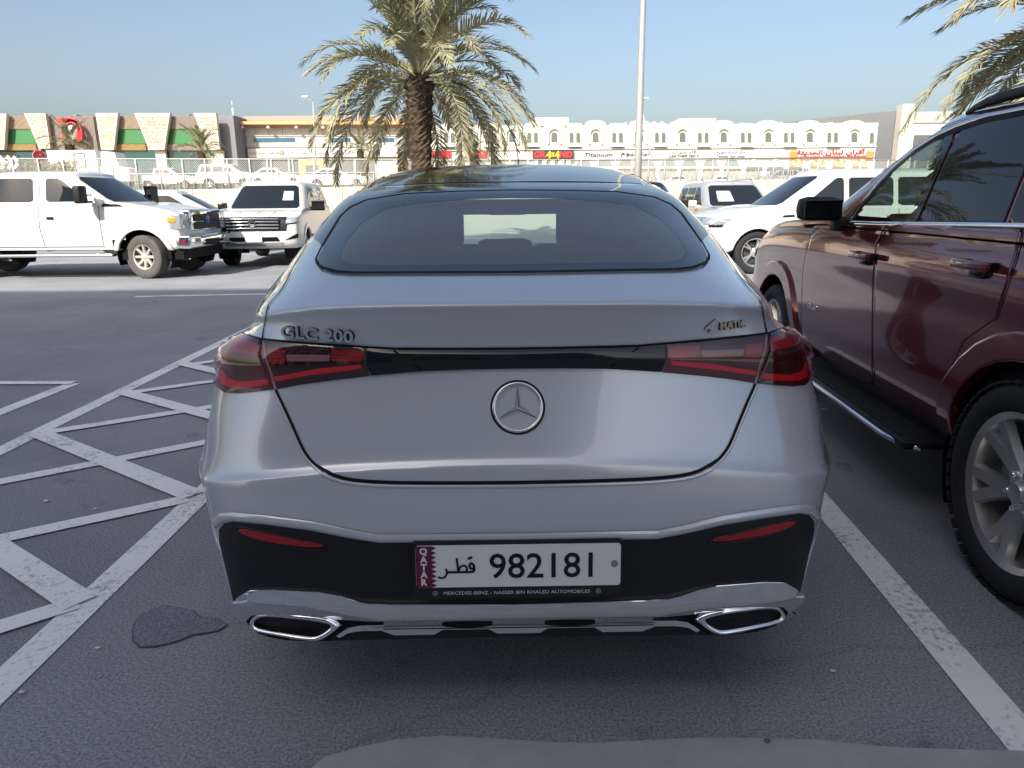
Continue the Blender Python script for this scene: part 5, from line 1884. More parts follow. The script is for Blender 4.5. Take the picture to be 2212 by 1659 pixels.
tag(mesh_obj('upper_road', V, [(0, 1, 2, 3, 4, 5), (5, 4, 6, 7)], 'sand'), kind='structure')
fence = thing('wire_fence', 'tall wire mesh fence with steel posts on the retaining wall', 'fence', (0, 0, 0))
k = 0
x = X0
while x < X1:
    z0, z1 = lz(x, zb0, zb1) - .02, lz(x, zf0, zf1)
    tube('post', [(x, bl_Y(x) + .12, z0), (x, bl_Y(x) + .12, z1)], .045, 'galvanised', fence, 6)
    x += 1.15
for f in (1.0, .52):
    tube('rail', [(X0, bl_Y(X0) + .12, lz(X0, zb0 + (zf0 - zb0) * f, zb1 + (zf1 - zb1) * f)), (X1, bl_Y(X1) + .12, lz(X1, zb0 + (zf0 - zb0) * f, zb1 + (zf1 - zb1) * f))], .03, 'galvanised', fence, 6)
mesh_obj('mesh_panel', [(X0, bl_Y(X0) + .16, lz(X0, zb0, zb1)), (X1, bl_Y(X1) + .16, lz(X1, zb0, zb1)), (X1, bl_Y(X1) + .16, lz(X1, zf0, zf1)), (X0, bl_Y(X0) + .16, lz(X0, zf0, zf1))], [(0, 1, 2, 3)], 'fence_mesh', fence)
x = X0
bm_picket = []
while x < X1 and len(bm_picket) < 280:
    if abs((x - X0) % 1.15) > .1:
        z0 = lz(x, zb0, zb1)
        bm_picket.append(tube('picket', [(x, bl_Y(x) + .05, z0), (x, bl_Y(x) + .05, z0 + (lz(x, zf0, zf1) - z0) * .5)], .018, 'galvanised', fence, 4))
    x += .36

# ------------------------------------------------------------------ facades
class Facade:
    def __init__(self, Y, root):
        self.Y, self.root = Y, root
    def P(self, px, py):
        p = at_depth(px, py, self.Y)
        return p.x, p.z
    def rect(self, name, px0, py0, px1, py1, out, back, mat, parent=None, bev=0):
        c = [self.P(px0, py0), self.P(px1, py0), self.P(px1, py1), self.P(px0, py1)]
        xa, xb = (c[0][0] + c[3][0]) / 2, (c[1][0] + c[2][0]) / 2
        za, zb = (c[2][1] + c[3][1]) / 2, (c[0][1] + c[1][1]) / 2
        return box(name, xa, xb, self.Y - out, self.Y - out + back, za, zb, mat, parent or self.root, bev)
    def poly(self, name, pts, out, back, mat, parent=None):
        q = [self.P(*p) for p in pts]
        return self.polyw(name, q, out, back, mat, parent)
    def polyw(self, name, q, out, back, mat, parent=None):
        n = len(q)
        V = [(x, self.Y - out, z) for x, z in q] + [(x, self.Y - out + back, z) for x, z in q]
        F = [tuple(range(n)), tuple(range(2 * n - 1, n - 1, -1))] + [(k, n + k, n + (k + 1) % n, (k + 1) % n) for k in range(n)]
        o = mesh_obj(name, V, F, mat, parent or self.root)
        bx = bmesh.new(); bx.from_mesh(o.data)
        bmesh.ops.recalc_face_normals(bx, faces=bx.faces)
        bx.to_mesh(o.data); bx.free()
        return o
    def arch(self, name, pcx, py_top, py_bot, pw, out, back, mat, parent=None, seg=10, full=False):
        """round-headed shape, pixels"""
        r = pw / 2
        pts = [(pcx - r, py_bot), (pcx + r, py_bot)]
        for k in range(seg + 1):
            a = math.pi * k / seg
            pts.append((pcx + r * math.cos(a), py_top + r - r * math.sin(a)))
        return self.poly(name, pts, out, back, mat, parent)
    def text(self, name, s, pcx, pcy, ph, pw, mat, out=.3, parent=None, bold=0.0, tilt=0.0):
        x, z = self.P(pcx, pcy)
        k = self.Y / F_PX / math.cos(PITCH) * .968
        m = Matrix.Translation((x, self.Y - out, z)) @ Matrix.Rotation(R(90), 4, 'X')
        return (tag if len(s) > 1 else (lambda o, kind: o))(text_mesh(name, s, ph * k * 1.35, mat, parent or self.root, m, extrude=.03, width=pw * k, bold=bold, tilt=tilt), kind='stuff')

FORMS = {'ا': (0xFE8D, 0xFE8E), 'أ': (0xFE83, 0xFE84), 'ب': (0xFE8F, 0xFE90, 0xFE91, 0xFE92), 'ة': (0xFE93, 0xFE94), 'ت': (0xFE95, 0xFE96, 0xFE97, 0xFE98), 'ث': (0xFE99, 0xFE9A, 0xFE9B, 0xFE9C),
         'ح': (0xFEA1, 0xFEA2, 0xFEA3, 0xFEA4), 'د': (0xFEA9, 0xFEAA), 'ر': (0xFEAD, 0xFEAE), 'ز': (0xFEAF, 0xFEB0), 'س': (0xFEB1, 0xFEB2, 0xFEB3, 0xFEB4), 'ع': (0xFEC9, 0xFECA, 0xFECB, 0xFECC),
         'ف': (0xFED1, 0xFED2, 0xFED3, 0xFED4), 'ق': (0xFED5, 0xFED6, 0xFED7, 0xFED8), 'ك': (0xFED9, 0xFEDA, 0xFEDB, 0xFEDC), 'ل': (0xFEDD, 0xFEDE, 0xFEDF, 0xFEE0), 'م': (0xFEE1, 0xFEE2, 0xFEE3, 0xFEE4),
         'ن': (0xFEE5, 0xFEE6, 0xFEE7, 0xFEE8), 'و': (0xFEED, 0xFEEE), 'ي': (0xFEF1, 0xFEF2, 0xFEF3, 0xFEF4)}
def arabic(s):
    out = []
    for i, ch in enumerate(s):
        if ch not in FORMS:
            out.append(ch)
            continue
        f = FORMS[ch]
        pj = i > 0 and s[i - 1] in FORMS and len(FORMS[s[i - 1]]) == 4
        nj = len(f) == 4 and i + 1 < len(s) and s[i + 1] in FORMS
        out.append(chr(f[(3 if nj else 1) if pj else (2 if nj else 0)]))
    return ''.join(reversed(out))

# shopping mall with perforated panels
mall = thing('shopping_mall', 'shopping mall with slanted perforated panels and green glass bands', 'building', (0, 0, 0))
FM = Facade(84.0, mall)
FM.rect('wall', -60, 250, 508, 420, -.6, 14, 'mall_grey')
for a, b, c, mt in ((-30, 20, 130, 'louvre_tan'), (100, 205, 330, 'louvre_mauve'), (228, 315, 0, 'louvre_tan'), (365, 430, 0, 'louvre_mauve')):
    pass
# recessed fields between the panels: top louvre, glass band, lower louvre
for (xa, xb, top, low) in ((20, 82, 'louvre_tan', 'louvre_gold'), (98, 210, 'louvre_mauve', 'louvre_mauve'), (234, 318, 'louvre_tan', 'louvre_gold'), (362, 448, 'louvre_mauve', 'louvre_mauve')):
    FM.rect('louvre_panel', xa, 251, xb, 325, .0, .4, top)
    nfin = int((xb - xa) / 2.4)
    if xa != 98:
        FM.rect('glass_band', xa, 280, xb, 311, .12, .2, 'green_glass')
    for f in range(nfin):
        x0 = xa + (xb - xa) * f / nfin
        for (t0, t1, mt) in (((251, 325, top),) if xa == 98 else ((251, 279, top), (312, 325, low))):
            FM.rect('fin', x0, t0, x0 + 1.0, t1, .28, .28, mt)
# slanted panels with holes as dark inlays
def slant(pts, seed):
    FM.poly('perforated_panel', pts, 1.0, .5, 'mall_panel')
    pp = FM.root.children[-1]
    r_ = random.Random(seed)
    P = np.array(pts, float)
    lo, hi = P.min(0), P.max(0)
    V, F = [], []
    y = lo[1] + 3
    row = 0
    while y < hi[1] - 1.5:
        x = lo[0] + (row % 2) * 2.3
        while x < hi[0]:
            s = r_.uniform(1.3, 2.1)
            q = [(x - s, y), (x, y - s * .8), (x + s, y), (x, y + s * .8)]
            if inside((P - P.mean(0)) * .93 + P.mean(0), np.array(q)).all() and r_.random() < .85:
                b = len(V)
                for c in q:
                    X, Z = FM.P(*c)
                    V.append((X, FM.Y - 1.01, Z))
                F.append((b, b + 1, b + 2, b + 3))
            x += 4.6
        y += 3.0
        row += 1
    o = mesh_obj('panel_openings', V, F, 'mall_hole', pp)
    tag(o, kind='stuff')
slant([(-26, 248), (27, 248), (22, 324.5), (-26, 324.5)], 1)
slant([(65, 247.5), (110, 247.5), (118, 300), (120, 322), (97, 322)], 2)
slant([(217, 246.5), (265, 246.5), (256, 325), (229, 325)], 3)
slant([(300, 246.5), (376, 246.5), (364, 325), (332, 325)], 4)
slant([(426, 246.5), (474, 246.5), (482, 325), (460, 325)], 5)
FM.rect('ground_floor_glass', -30, 326, 480, 420, .0, .3, 'teal_glass')
for a, b in ((344, 366), (464, 489)):
    FM.rect('perforated_panel', a, 326, b, 400, .5, .4, 'mall_panel')
# red ribbon logo with a silver bulb
def ribbon_logo(pts, w, mat, nm):
    L = spline(np.array([(*FM.P(*p), 0) for p in pts]), 6, False)
    V, F = [], []
    n = len(L)
    for i in range(n):
        t = L[min(i + 1, n - 1)] - L[max(i - 1, 0)]
        t /= np.linalg.norm(t)
        s = np.array([-t[1], t[0], 0]) * w / 2
        for sg in (1, -1):
            for dy in (1.4, 1.0):
                q = L[i] + s * sg
                V.append((q[0], FM.Y - dy, q[1]))
    for i in range(n - 1):
        a, b = 4 * i, 4 * i + 4
        F += [(a, a + 2, b + 2, b), (a, b, b + 1, a + 1), (a + 2, a + 3, b + 3, b + 2)]
    mesh_obj(nm, V, F, mat, mall)
for k, off in enumerate((0, 5, 10)):
    ribbon_logo([(137 + off * .3, 263 + off), (152, 260 + off * .75), (166, 260 + off * .45), (180, 266 + off * .2), (189 - off * .5, 282), (191 - off * .8, 305 + off * .4)], .22, 'logo_red', 'logo_ribbon')
ribbon_logo([(166, 265), (156, 272), (152, 285), (155, 298)], .35, 'logo_red', 'logo_ribbon')
bm = bmesh.new()
bmesh.ops.create_uvsphere(bm, u_segments=16, v_segments=10, radius=.78)
lx, lz_ = FM.P(167, 287)
bmesh.ops.transform(bm, matrix=Matrix.Translation((lx, FM.Y - 1.0, lz_)) @ Matrix.Diagonal((1, .5, 1.15, 1)), verts=bm.verts)
bm_obj('logo_bulb', bm, 'logo_silver', mall, smooth=True)
for a, b, c, d in ((122, 241, 131, 249), (340, 243, 360, 248), (377, 240, 383, 249)):
    FM.rect('roof_unit', a, b, c, d, -3, 2, 'mall_grey')

# grey commercial building with an orange frame
com = thing('commercial_building', 'grey panelled commercial building with an orange portal frame', 'building', (0, 0, 0))
FC = Facade(88.0, com)
FC.rect('wall', 520, 268, 876, 420, 0, 16, 'cladding')
FC.rect('fascia', 521, 248, 872, 264, -.6, 8, 'fascia_brown')
FC.rect('fascia_graphic', 790, 250, 806, 260, -.55, .2, 'hedge')
FC.text('fascia_letters', 'AutoZone', 560, 257, 4, 34, 'sign_dim', -.5) if False else None
FC.poly('orange_frame', [(513, 265), (880, 265), (880, 271), (521, 271), (536, 400), (528, 400)], 1.4, 1.6, 'orange_frame')
nj = 12
for k in range(nj):
    FC.rect('cladding_panel', 524 + k * 29, 276, 524 + k * 29 + 28.2, 294, .10, .15, 'cladding')
    FC.rect('cladding_panel', 526 + k * 29, 307, 526 + k * 29 + 28.2, 318, .10, .15, 'cladding')
for a, b in ((549, 636), (713, 756), (812, 850)):
    FC.rect('window', a, 298, b, 307, .15, .2, 'blue_glass')
FC.rect('sign_board', 540, 321, 860, 340, .6, .4, 'sign_pale')
for (a, b, s) in ((538, 602, 'معرض السيارات'), (628, 692, 'مركز الصيانة'), (720, 770, 'قطع الغيار')):
    FC.text('sign_letters', arabic(s), (a + b) / 2 + 6, 330, 7, b - a, 'sign_dim', .65)
FC.rect('sign_mark', 607, 324, 616, 334, .7, .12, 'fascia_brown')
for k in range(6):
    FC.rect('shop_window', 537 + k * 46, 343, 537 + k * 46 + 43, 405, .1, .2, 'shop_glass')
FC.rect('entrance', 649, 343, 706, 405, .5, .4, 'orange_frame')
FC.rect('entrance_door', 664, 357, 692, 405, .55, .06, 'shop_glass')
for k in (532, 582, 629, 860):
    FC.rect('pier', k - 2.5, 342, k, 405, .4, .3, 'sign_pale')
for k in (528, 583, 643, 700):
    x, z = FC.P(k + 3, 275)
    bm = bmesh.new()
    bmesh.ops.create_cone(bm, cap_ends=True, segments=10, radius1=.22, radius2=.06, depth=.4)
    bmesh.ops.transform(bm, matrix=Matrix.Translation((x, FC.Y - 1.1, z)), verts=bm.verts)
    bm_obj('flood_lamp', bm, 'sign_white', com)

# white arcade
arc = thing('arcade_building', 'long white two storey arcade with arched windows above a row of shops', 'building', (0, 0, 0))
FA = Facade(100.0, arc)
FA.rect('wall', 880, 270, 1889, 410, 0, 12, 'cream_wall')
FA.rect('corner_pier', 874, 258, 884, 410, .4, 1, 'cream_trim')
FA.rect('parapet_block', 1147, 254, 1228, 272, .25, 6, 'cream_wall')
FA.rect('parapet_block', 1472, 253, 1553, 272, -1.5, 6, 'cream_wall')
singles = [930, 1015, 1106, 1197, 1285.7, 1381, 1473, 1561.6, 1657.7, 1747, 1843]
pairs = [971, 1060, 1150, 1241, 1333, 1425, 1517.5, 1610, 1702.7, 1796]
def window(f, c, top, bot, w):
    f.arch('window_frame', c, top - 1.2, bot + .4, w + 2.4, .32, .1, 'cream_trim')
    wnd = f.arch('window', c, top, bot, w, .40, .12, 'window_grey')
for c in singles:
    if c > 1140 and c != 1197:
        FA.poly('bay', [(c - 22, 322), (c + 22, 322), (c + 22, 267), (c + 17, 262.5), (c + 4, 260), (c - 4, 260), (c - 17, 262.5), (c - 22, 267)], .3, .6, 'cream_wall')
        FA.rect('parapet_slot', c - .8, 260, c + .8, 266, .36, .1, 'shutter')
    else:
        FA.rect('bay', c - 22, 270.5, c + 22, 322, .3, .6, 'cream_wall')
    # raised round hood
    r0, r1 = 11.5, 15.5
    pts = [(c + r1 * math.cos(math.pi * k / 14), 291 - r1 * math.sin(math.pi * k / 14)) for k in range(15)] + [(c - r1, 312), (c - r0, 312)] + [(c - r0 * math.cos(math.pi * k / 14), 291 - r0 * math.sin(math.pi * k / 14)) for k in range(15)] + [(c + r0, 312), (c + r1, 312)]
    FA.poly('window_hood', pts, .62, .34, 'cream_trim')
    window(FA, c, 286, 306.5, 13)
for c in pairs:
    FA.poly('bay', [(c - 17, 318), (c + 17, 318), (c + 17, 270), (c + 13, 266.5), (c - 13, 266.5), (c - 17, 270)], .2, .6, 'cream_wall')
    for d in (-7.2, 7.2):
        window(FA, c + d, 286.5, 306.5, 8)
    FA.rect('sill', c - 14, 315.5, c + 14, 318, .9, .7, 'cream_trim')
window(FA, 1880.6, 287, 306, 8)
FA.rect('string_course', 880, 320.5, 1889, 322.5, .55, .5, 'cream_trim')
# sign fascia, arches, shop fronts
FA.rect('sign_fascia', 885, 324, 1887, 343, .35, .4, 'sign_white')
k = 0
c = 895.0
while c < 1885:
    if c < 1600:
        FA.arch('shop_arch', c, 343.5, 360, 33, .1, .15, 'arch_glass')
    else:
        a1, a2 = ('awning_orange', 'awning_cream') if c > 1700 else ('sign_pale', 'sign_dim')
        r = 17.0
        for q in range(6):
            b0, b1 = math.pi * q / 6, math.pi * (q + 1) / 6
            FA.poly('awning_panel', [(c, 361)] + [(c + r * math.cos(b0 + (b1 - b0) * t / 3), 361 - r * math.sin(b0 + (b1 - b0) * t / 3)) for t in range(4)], .75, .3, a1 if q % 2 else a2)
    FA.rect('shop_front', c - 17, 364.5, c + 17, 402, .06, .15, 'shutter')
    FA.rect('pier', c + 18, 362, c + 27, 405, .3, .4, 'cream_trim')
    FA.rect('shop_lintel', c - 18, 360.5, c + 18, 364, .4, .3, 'sign_white')
    c += 45.7
FA.rect('sign_board', 1150, 326, 1238, 343.5, .8, .4, 'sign_black')
for ch_, x_, w_, m_, h_ in (('G', 1159, 12, 'sign_red', 11), ('R', 1173, 12, 'sign_red', 11), ('N', 1214, 12, 'sign_red', 11), ('D', 1229, 12, 'sign_red', 11), ('4', 1184.5, 10, 'sign_yellow', 13), ('x', 1193.5, 8, 'sign_yellow', 11), ('4', 1202.5, 10, 'sign_yellow', 13)):
    FA.text('sign_letter', ch_, x_, 335, h_, w_, m_, .9, bold=.06)
for q in range(5):
    FA.rect('sign_tile', 1153 + q * 17.5, 345, 1162 + q * 17.5, 356, .5, .2, 'sign_white')
FA.text('sign_letters', 'Titanium', 1292, 334.5, 9, 58, 'sign_ink', .45, tilt=.25)
FA.text('sign_letters', arabic('تيتانيوم'), 1371, 333, 9, 60, 'sign_ink', .45)
FA.text('sign_letters', arabic('كار سيت'), 1476, 329, 5, 50, 'sign_ink', .45)
FA.text('sign_letters', 'LEATHER SEAT', 1476, 337, 5, 62, 'sign_ink', .45, tilt=.25)
FA.text('sign_letters', arabic('مركز الرعاية التقنية'), 1577, 329, 5, 58, 'sign_blue', .45)
FA.text('sign_letters', 'Technical Care Center', 1577, 337.5, 5.5, 58, 'sign_blue', .45)
FA.text('sign_letters', arabic('أفران لبنان الحديثة'), 1793, 329, 8, 142, 'sign_red', .45, bold=.02)
FA.text('sign_letters', 'Lebanon Modern Bakery', 1793, 338.5, 5.5, 142, 'sign_red', .45)
for q in (1711, 1876):
    FA.rect('sign_picture', q - 8, 327, q + 8, 341, .5, .2, 'awning_orange')
FA.rect('sign_board', 935, 326, 975, 341, .6, .3, 'sign_red')
FA.rect('sign_board', 1012, 327, 1052, 341, .6, .3, 'sign_red')
for q in (1355, 1419, 1437, 1560, 1702, 1813, 1880):
    FA.rect('roof_tank', q, 258 + (q % 3), q + 7, 268, -3, 2, 'sign_pale')

# grey hall beside the arcade, seen end on
hall = thing('grey_hall', 'grey metal clad hall with a pale stone corner pier', 'building', (0, 0, 0))
a0, a1 = at_depth(1690, 264, 160), at_depth(1945, 238, 104.5)
mesh_obj('side_wall', [(a0.x, 160, TZ), (a1.x, 104.5, TZ), (a1.x, 104.5, a1.z), (a0.x, 160, a0.z), (a0.x + 14, 160, TZ), (a0.x + 14, 160, a0.z)], [(0, 1, 2, 3), (4, 0, 3, 5)], 'far_grey_wall', hall)
FH = Facade(103.0, hall)
FH.rect('corner_pier', 1938, 225, 1964, 400, .3, 1.5, 'stone_pier')
FH.rect('front_wall', 1964, 240, 2300, 400, -.3, 3, 'sign_pale')
FH.rect('front_band', 1964, 244, 2300, 264, -.1, .3, 'far_grey_wall')
FH.rect('front_glazing', 1970, 290, 2300, 395, -.1, .3, 'shop_glass')

# street lamp in the middle, far lamps, mast, stop sign
principled('lamp_grey', (0.40, 0.40, 0.385), .5, .3)
lp = at_depth(1378, 380, 18.0)
lt = at_depth(1389, 5, 18.0)
sl = thing('street_lamp', 'tall grey steel lamp post standing beyond the silver car', 'street lamp', (lp.x, 18.0, 0), 0, 'street lamps')
dx = lt.x - lp.x
tube('pole', [(0, 0, 0), (dx * .5, 0, (lt.z) * .5), (dx, 0, lt.z), (dx * 1.3, 0, lt.z + 2.5)], [.105, .085, .068, .05], 'lamp_grey', sl, 14)
tube('base_collar', [(0, 0, 0), (0, 0, .5)], .15, 'lamp_grey', sl, 14)
tube('arm', [(dx * 1.3, 0, lt.z + 2.4), (dx * 1.3 + .5, 0, lt.z + 2.6), (dx * 1.3 + 1.3, 0, lt.z + 2.65)], .035, 'lamp_grey', sl, 8)
hb = bmesh.new(); add_box(hb, dx * 1.3 + 1.2, dx * 1.3 + 1.85, -.13, .13, lt.z + 2.58, lt.z + 2.70, .03)
bm_obj('lamp_head', hb, 'lamp_grey', sl, smooth=True, angle=R(60))
def far_lamp(pb, pt, Y, head, label):
    a, b = at_depth(*pb, Y), at_depth(*pt, Y)
    t = thing('street_lamp', label, 'street lamp', (a.x, Y, TZ), 0, 'street lamps')
    h = b.z - TZ
    tube('pole', [(0, 0, 0), (b.x - a.x, 0, h)], [.09, .05], 'lamp_grey', t, 8)
    e = at_depth(*head, Y)
    tube('arm', [(b.x - a.x, 0, h), (e.x - a.x, 0, e.z - TZ)], .04, 'lamp_grey', t, 6)
    bm = bmesh.new()
    add_box(bm, e.x - a.x - .3, e.x - a.x + .3, -.15, .15, e.z - TZ - .05, e.z - TZ + .12, .02)
    bm_obj('lamp_head', bm, 'lamp_grey', t)
far_lamp((684, 400), (676, 219), 72, (659, 210), 'distant lamp post showing at the left tips of the palm')
far_lamp((1420, 400), (1384, 221), 78, (1394, 213), 'distant lamp post half hidden by the steel pole')
mt = at_depth(509, 300, 92); mtop = at_depth(509.5, 233, 92)
mast = thing('radio_mast', 'thin white mast between the mall and the grey building', 'mast', (mt.x, 92, TZ))
tube('pole', [(0, 0, 0), (0, 0, mtop.z - TZ)], [.14, .10], 'sign_white', mast, 8)
tube('tip', [(0, 0, mtop.z - TZ), (0, 0, mtop.z - TZ + .8)], .04, 'sign_white', mast, 6)
ss = at_depth(85, 338, 44)
st = thing('stop_sign', 'red octagonal stop sign seen at an angle above the pickup roof', 'sign', (ss.x, 44, 0), R(58))
oc = [(.36 * math.cos(R(22.5 + 45 * k)), .36 * math.sin(R(22.5 + 45 * k))) for k in range(8)]
mm = Matrix.Translation((0, 0, ss.z)) @ Matrix.Rotation(R(90), 4, 'X')
slab('sign_rim', [(x * 1.12, y * 1.1) for x, y in oc], -.01, .01, 'sign_white', st, mm)
slab('sign_face', oc, .01, .02, 'sign_red', st, mm)
text_mesh('sign_letters', 'STOP', .17, 'sign_white', st, mm @ Matrix.Translation((0, -.09, .022)), extrude=.002)
text_mesh('sign_letters', arabic('قف'), .17, 'sign_white', st, mm @ Matrix.Translation((0, .12, .022)), extrude=.002)
tube('post', [(0, .05, ss.z - .6), (0, .05, .7)], .04, 'galvanised', st, 8)
# clipped hedge above the pickup roof
hc_ = at_depth(88, 355, 43)
hg = thing('hedge', 'clipped yellowish hedge showing over the pickup roof', 'hedge', (hc_.x, 43, hc_.z - 1.6))
V, F = [], []
r_ = random.Random(3)
for _ in range(1500):
    c = Vector((r_.uniform(-2.0, 2.0), r_.uniform(-.6, .6), r_.uniform(.2, 1.75)))
    d = Vector((r_.uniform(-1, 1), r_.uniform(-1, 1), r_.uniform(-1, 1))).normalized()
    e = d.cross(Vector((r_.uniform(-1, 1), r_.uniform(-1, 1), r_.uniform(-1, 1)))).normalized()
    b = len(V)
    V += [c + d * .11, c + e * .06, c - d * .11, c - e * .06]
    F.append((b, b + 1, b + 2, b + 3))
tag(mesh_obj('foliage', V, F, 'hedge', hg), kind='stuff')
box('stem', -1.7, 1.7, -.05, .05, 0, 1.5, 'palm_trunk', hg)
# black hoarding with white slashes at the left edge
hp0, hp1 = at_depth(-25, 336, 42.5), at_depth(44, 366, 42.5)
hb = thing('patterned_hoarding', 'black hoarding with white geometric slashes behind the pickup cab', 'hoarding', (0, 42.5, 0))
box('panel', hp0.x, hp1.x, 0, .12, hp1.z, hp0.z, 'sign_black', hb)
w_, h_ = hp1.x - hp0.x, hp0.z - hp1.z
for k, (u, v, uu, vv, t) in enumerate(((.36, .05, .52, .5, .05), (.50, .5, .36, .95, .05), (.62, .05, .78, .5, .05), (.78, .5, .60, .95, .05), (.84, .1, .96, .45, .05), (.95, .55, .80, .95, .04), (.52, .48, .64, .5, .03), (.40, .3, .46, .9, .03), (.70, .3, .72, .8, .03))):
    xa, za, xb, zb_ = hp0.x + w_ * u, hp0.z - h_ * v, hp0.x + w_ * uu, hp0.z - h_ * vv
    d = Vector((xb - xa, 0, zb_ - za)).normalized()
    s = Vector((-d.z, 0, d.x)) * t * 2
    a, b = Vector((xa, -.02 - .002 * k, za)), Vector((xb, -.02 - .002 * k, zb_))
    mesh_obj('slash', [a + s, b + s, b - s, a - s], [(0, 1, 2, 3)], 'sign_white', hb)
for x in (hp0.x + .2, hp1.x - .2):
    tube('post', [(x, .16, ground_z(42.5)), (x, .16, hp0.z)], .05, 'galvanised', hb, 6)

# ------------------------------------------------------------------ vehicles on the upper road
SEG_S = [2, 2, 2, 2, 2, 2, 2, 2, 2, 2, 2, 2, 2]
def far_car(name, label, P, px, Y, rz, mat, cuts, r=.36, z=None, cat='car', bed=False, top_px=None):
    c = Car(P, name, label, (0, 0, 0), rz, mat, group='cars on the upper road', cat=cat, seg=SEG_S, segr=2)
    mid = (P['yr'] + P['yf']) / 2
    rot = Matrix.Rotation(rz, 3, 'Z') @ Vector((0, mid, 0))
    zz = TZ if z is None else z
    c.root.location = Vector((at_depth(px, 400, Y).x, Y, zz)) - Vector((rot.x, rot.y, 0))
    wb = P.get('wb', 2.8)
    c.body(arches=((0, r, r + .07), (wb, r, r + .07)))
    c.windows(cuts)
    c.screens()
    c.mirrors(P['yb'] - .75, P['zb'], mat, sides=(-1, 1), w=.16)
    c.front('headlamp', [(P['W'] * .6, P['zh'] - .16), (P['W'] * .92, P['zh'] - .16), (P['W'] * .92, P['zh'] - .04), (P['W'] * .6, P['zh'] - .04)], 'lamp_clear', mirror=True)
    c.wheels((0, wb), r, r * .62, .22, inset=.03)
    return c
HX = dict(W=.90, yr=-1.25, yf=4.0, zs=.45, zb=1.12, zh=1.02, zc=1.14, zr=1.78, yb=2.75, yt=1.95, gb=.35, gt=.45, Wr=.70, zt=1.10, wb=3.05)
far_car('white_pickup_truck', 'white double cab pickup seen through the fence beside the box truck', HX, 366, 62, R(-90), 'white_paint', (.40, 1.3, 2.4), .38, cat='pickup truck')
PT = dict(LP, W=.98, zr=1.92, yr=-1.15, yf=3.75)
far_car('white_suv', 'white SUV with a row of side windows seen through the fence', PT, 497, 60, R(-90), 'white_paint', (-.85, .30, 1.22, 2.4), .40)
SD = dict(W=.90, yr=-1.0, yf=3.65, zs=.28, zb=.95, zh=.78, zc=.96, zr=1.46, yb=2.35, yt=1.45, gb=-.55, gt=.15, Wr=.62, zt=.98, wb=2.7, crown=.08)
far_car('white_sedan', 'white sedan with a sloping roof just above the white SUV', SD, 603, 58, R(-90), 'white_paint', (-.2, .75, 2.0), .33, z=TZ + .05)
far_car('white_sedan', 'white sedan beside the silver coupe roof, in front of the grey building', SD, 733, 52, R(-90), 'white_paint', (-.2, .75, 2.0), .33, z=TZ - .25)
far_car('white_sedan', 'white sedan parked before the shutters of the arcade, nose to the left', SD, 1545, 88, R(90), 'white_paint', (-.2, .75, 2.0), .33)
far_car('grey_sedan', 'grey sedan parked before the arcade close to the lamp post', SD, 1452, 86, R(90), 'grey_paint', (-.2, .75, 2.0), .33)
far_car('grey_suv', 'dark grey SUV before the orange awnings of the bakery', PT, 1680, 84, R(90), 'mall_grey', (-.85, .30, 1.22, 2.4), .40)
far_car('white_suv', 'white SUV before the orange awnings of the bakery', PT, 1750, 82, R(90), 'white_paint', (-.85, .30, 1.22, 2.4), .40)

# box truck
bt0, bt1 = at_depth(100, 325, 56), at_depth(216, 400, 56)
bt = thing('box_truck', 'white box truck with its cab facing the fence', 'truck', (0, 56, 0))
bw = TZ + .9
principled('truck_box', (0.70, 0.70, 0.67), .6, noise=.04, nscale=1)
box('cargo_box', bt0.x, bt1.x, 0, 2.2, bw, bt0.z, 'truck_box', bt, .03)
fr_ = [(bt0.x + (bt1.x - bt0.x) * f, bt0.z - (bt0.z - bw) * g) for f, g in ((.55, .12), (.77, .12), (.77, .62), (.55, .62))]
for (a, b) in ((0, 1), (1, 2), (2, 3), (3, 0)):
    tube('side_door_frame', [(fr_[a][0], -.03, fr_[a][1]), (fr_[b][0], -.03, fr_[b][1])], .05, 'shutter', bt, 6)
cx0 = bt1.x + .15
ch = at_depth(250, 358, 56).z
CP = [(cx0, bw - .35), (cx0 + 2.1, bw - .35), (cx0 + 2.15, bw + .55), (cx0 + 1.65, ch - .1), (cx0 + 1.35, ch), (cx0, ch)]
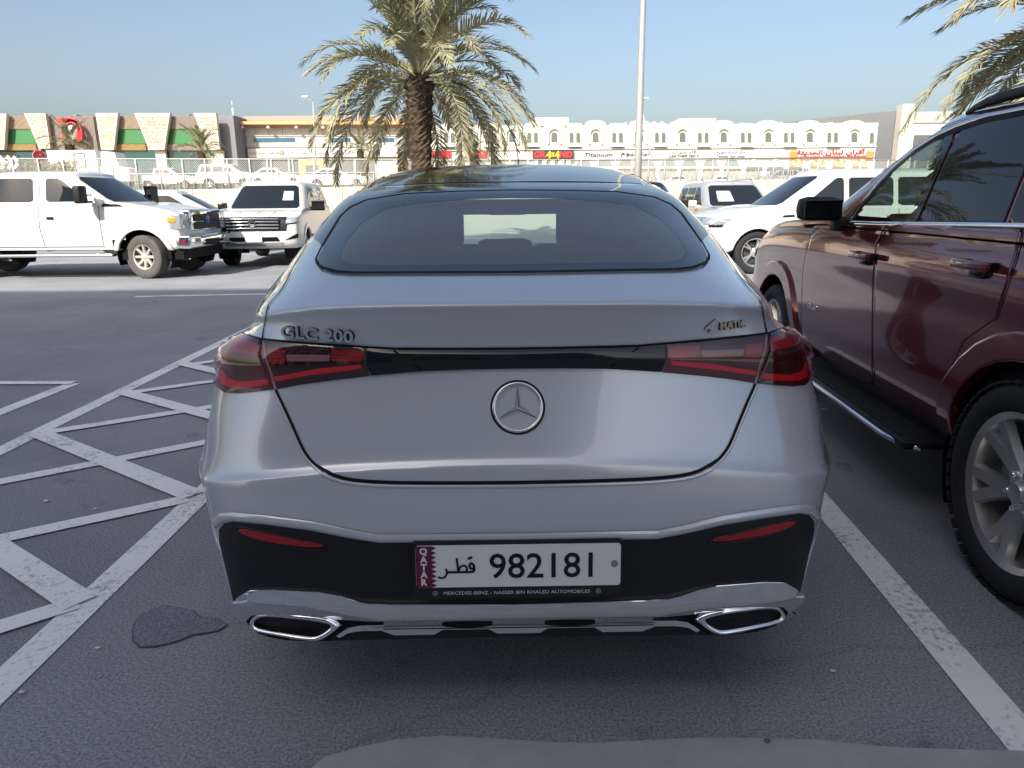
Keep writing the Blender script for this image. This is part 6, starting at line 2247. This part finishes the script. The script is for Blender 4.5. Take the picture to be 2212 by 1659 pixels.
def prism(name, pts, y0, y1, mat, parent):
    n = len(pts)
    V = [(x, y0, z) for x, z in pts] + [(x, y1, z) for x, z in pts]
    F = [tuple(range(n)), tuple(range(2 * n - 1, n - 1, -1))] + [(k, n + k, n + (k + 1) % n, (k + 1) % n) for k in range(n)]
    o = mesh_obj(name, V, F, mat, parent)
    bx = bmesh.new(); bx.from_mesh(o.data); bmesh.ops.recalc_face_normals(bx, faces=bx.faces)
    bmesh.ops.bevel(bx, geom=list(bx.edges), offset=.04, segments=2, affect='EDGES')
    bx.to_mesh(o.data); bx.free()
    return o
prism('cab', CP, .1, 2.0, 'truck_box', bt)
prism('cab_window', [(cx0 + .35, bw + .6), (cx0 + 1.35, bw + .6), (cx0 + 1.18, ch - .22), (cx0 + .35, ch - .22)], .06, .14, 'dark_glass', bt)
prism('windscreen', [(cx0 + 1.80, bw + .58), (cx0 + 2.20, bw + .58), (cx0 + 1.72, ch - .15), (cx0 + 1.50, ch - .15)], .2, 1.9, 'teal_glass', bt)
prism('wind_deflector', [(cx0, ch + .02), (cx0 + 1.3, ch + .02), (cx0 + 1.1, ch + 1.0), (cx0 + .1, bt0.z - .1)], .3, 1.8, 'truck_box', bt)
box('chassis', bt0.x, cx0 + 2.0, .4, 1.8, TZ + .45, bw, 'gap_black', bt)
for x in (bt0.x + 1.2, cx0 + 1.0):
    for y in (.25, 1.95):
        lathe('wheel', [(0, -.12), (.42, -.12), (.45, -.08), (.45, .08), (.42, .12), (.25, .12), (.22, .06), (0, .06)], 20, 'rubber', bt, 'y', origin=(x, y, TZ + .45))

# ------------------------------------------------------------------ small palms before the buildings
for (px_, py_, Y, sc, lab, sd) in ((150, 312, 66, .72, 'small palm before the red ribbon logo of the mall', 21), (435, 326, 70, .75, 'small palm before the last perforated panel of the mall', 22), (778, 322, 74, .62, 'small palm before the grey building beside the big palm', 23), (1024, 336, 76, .55, 'small palm before the red shop signs of the arcade', 24)):
    c = at_depth(px_, py_, Y)
    palm((c.x, Y, TZ), max(1.2, c.z - TZ), lab, seed=sd, r=.3, counts=(12, 10, 6, 0), scale=sc)
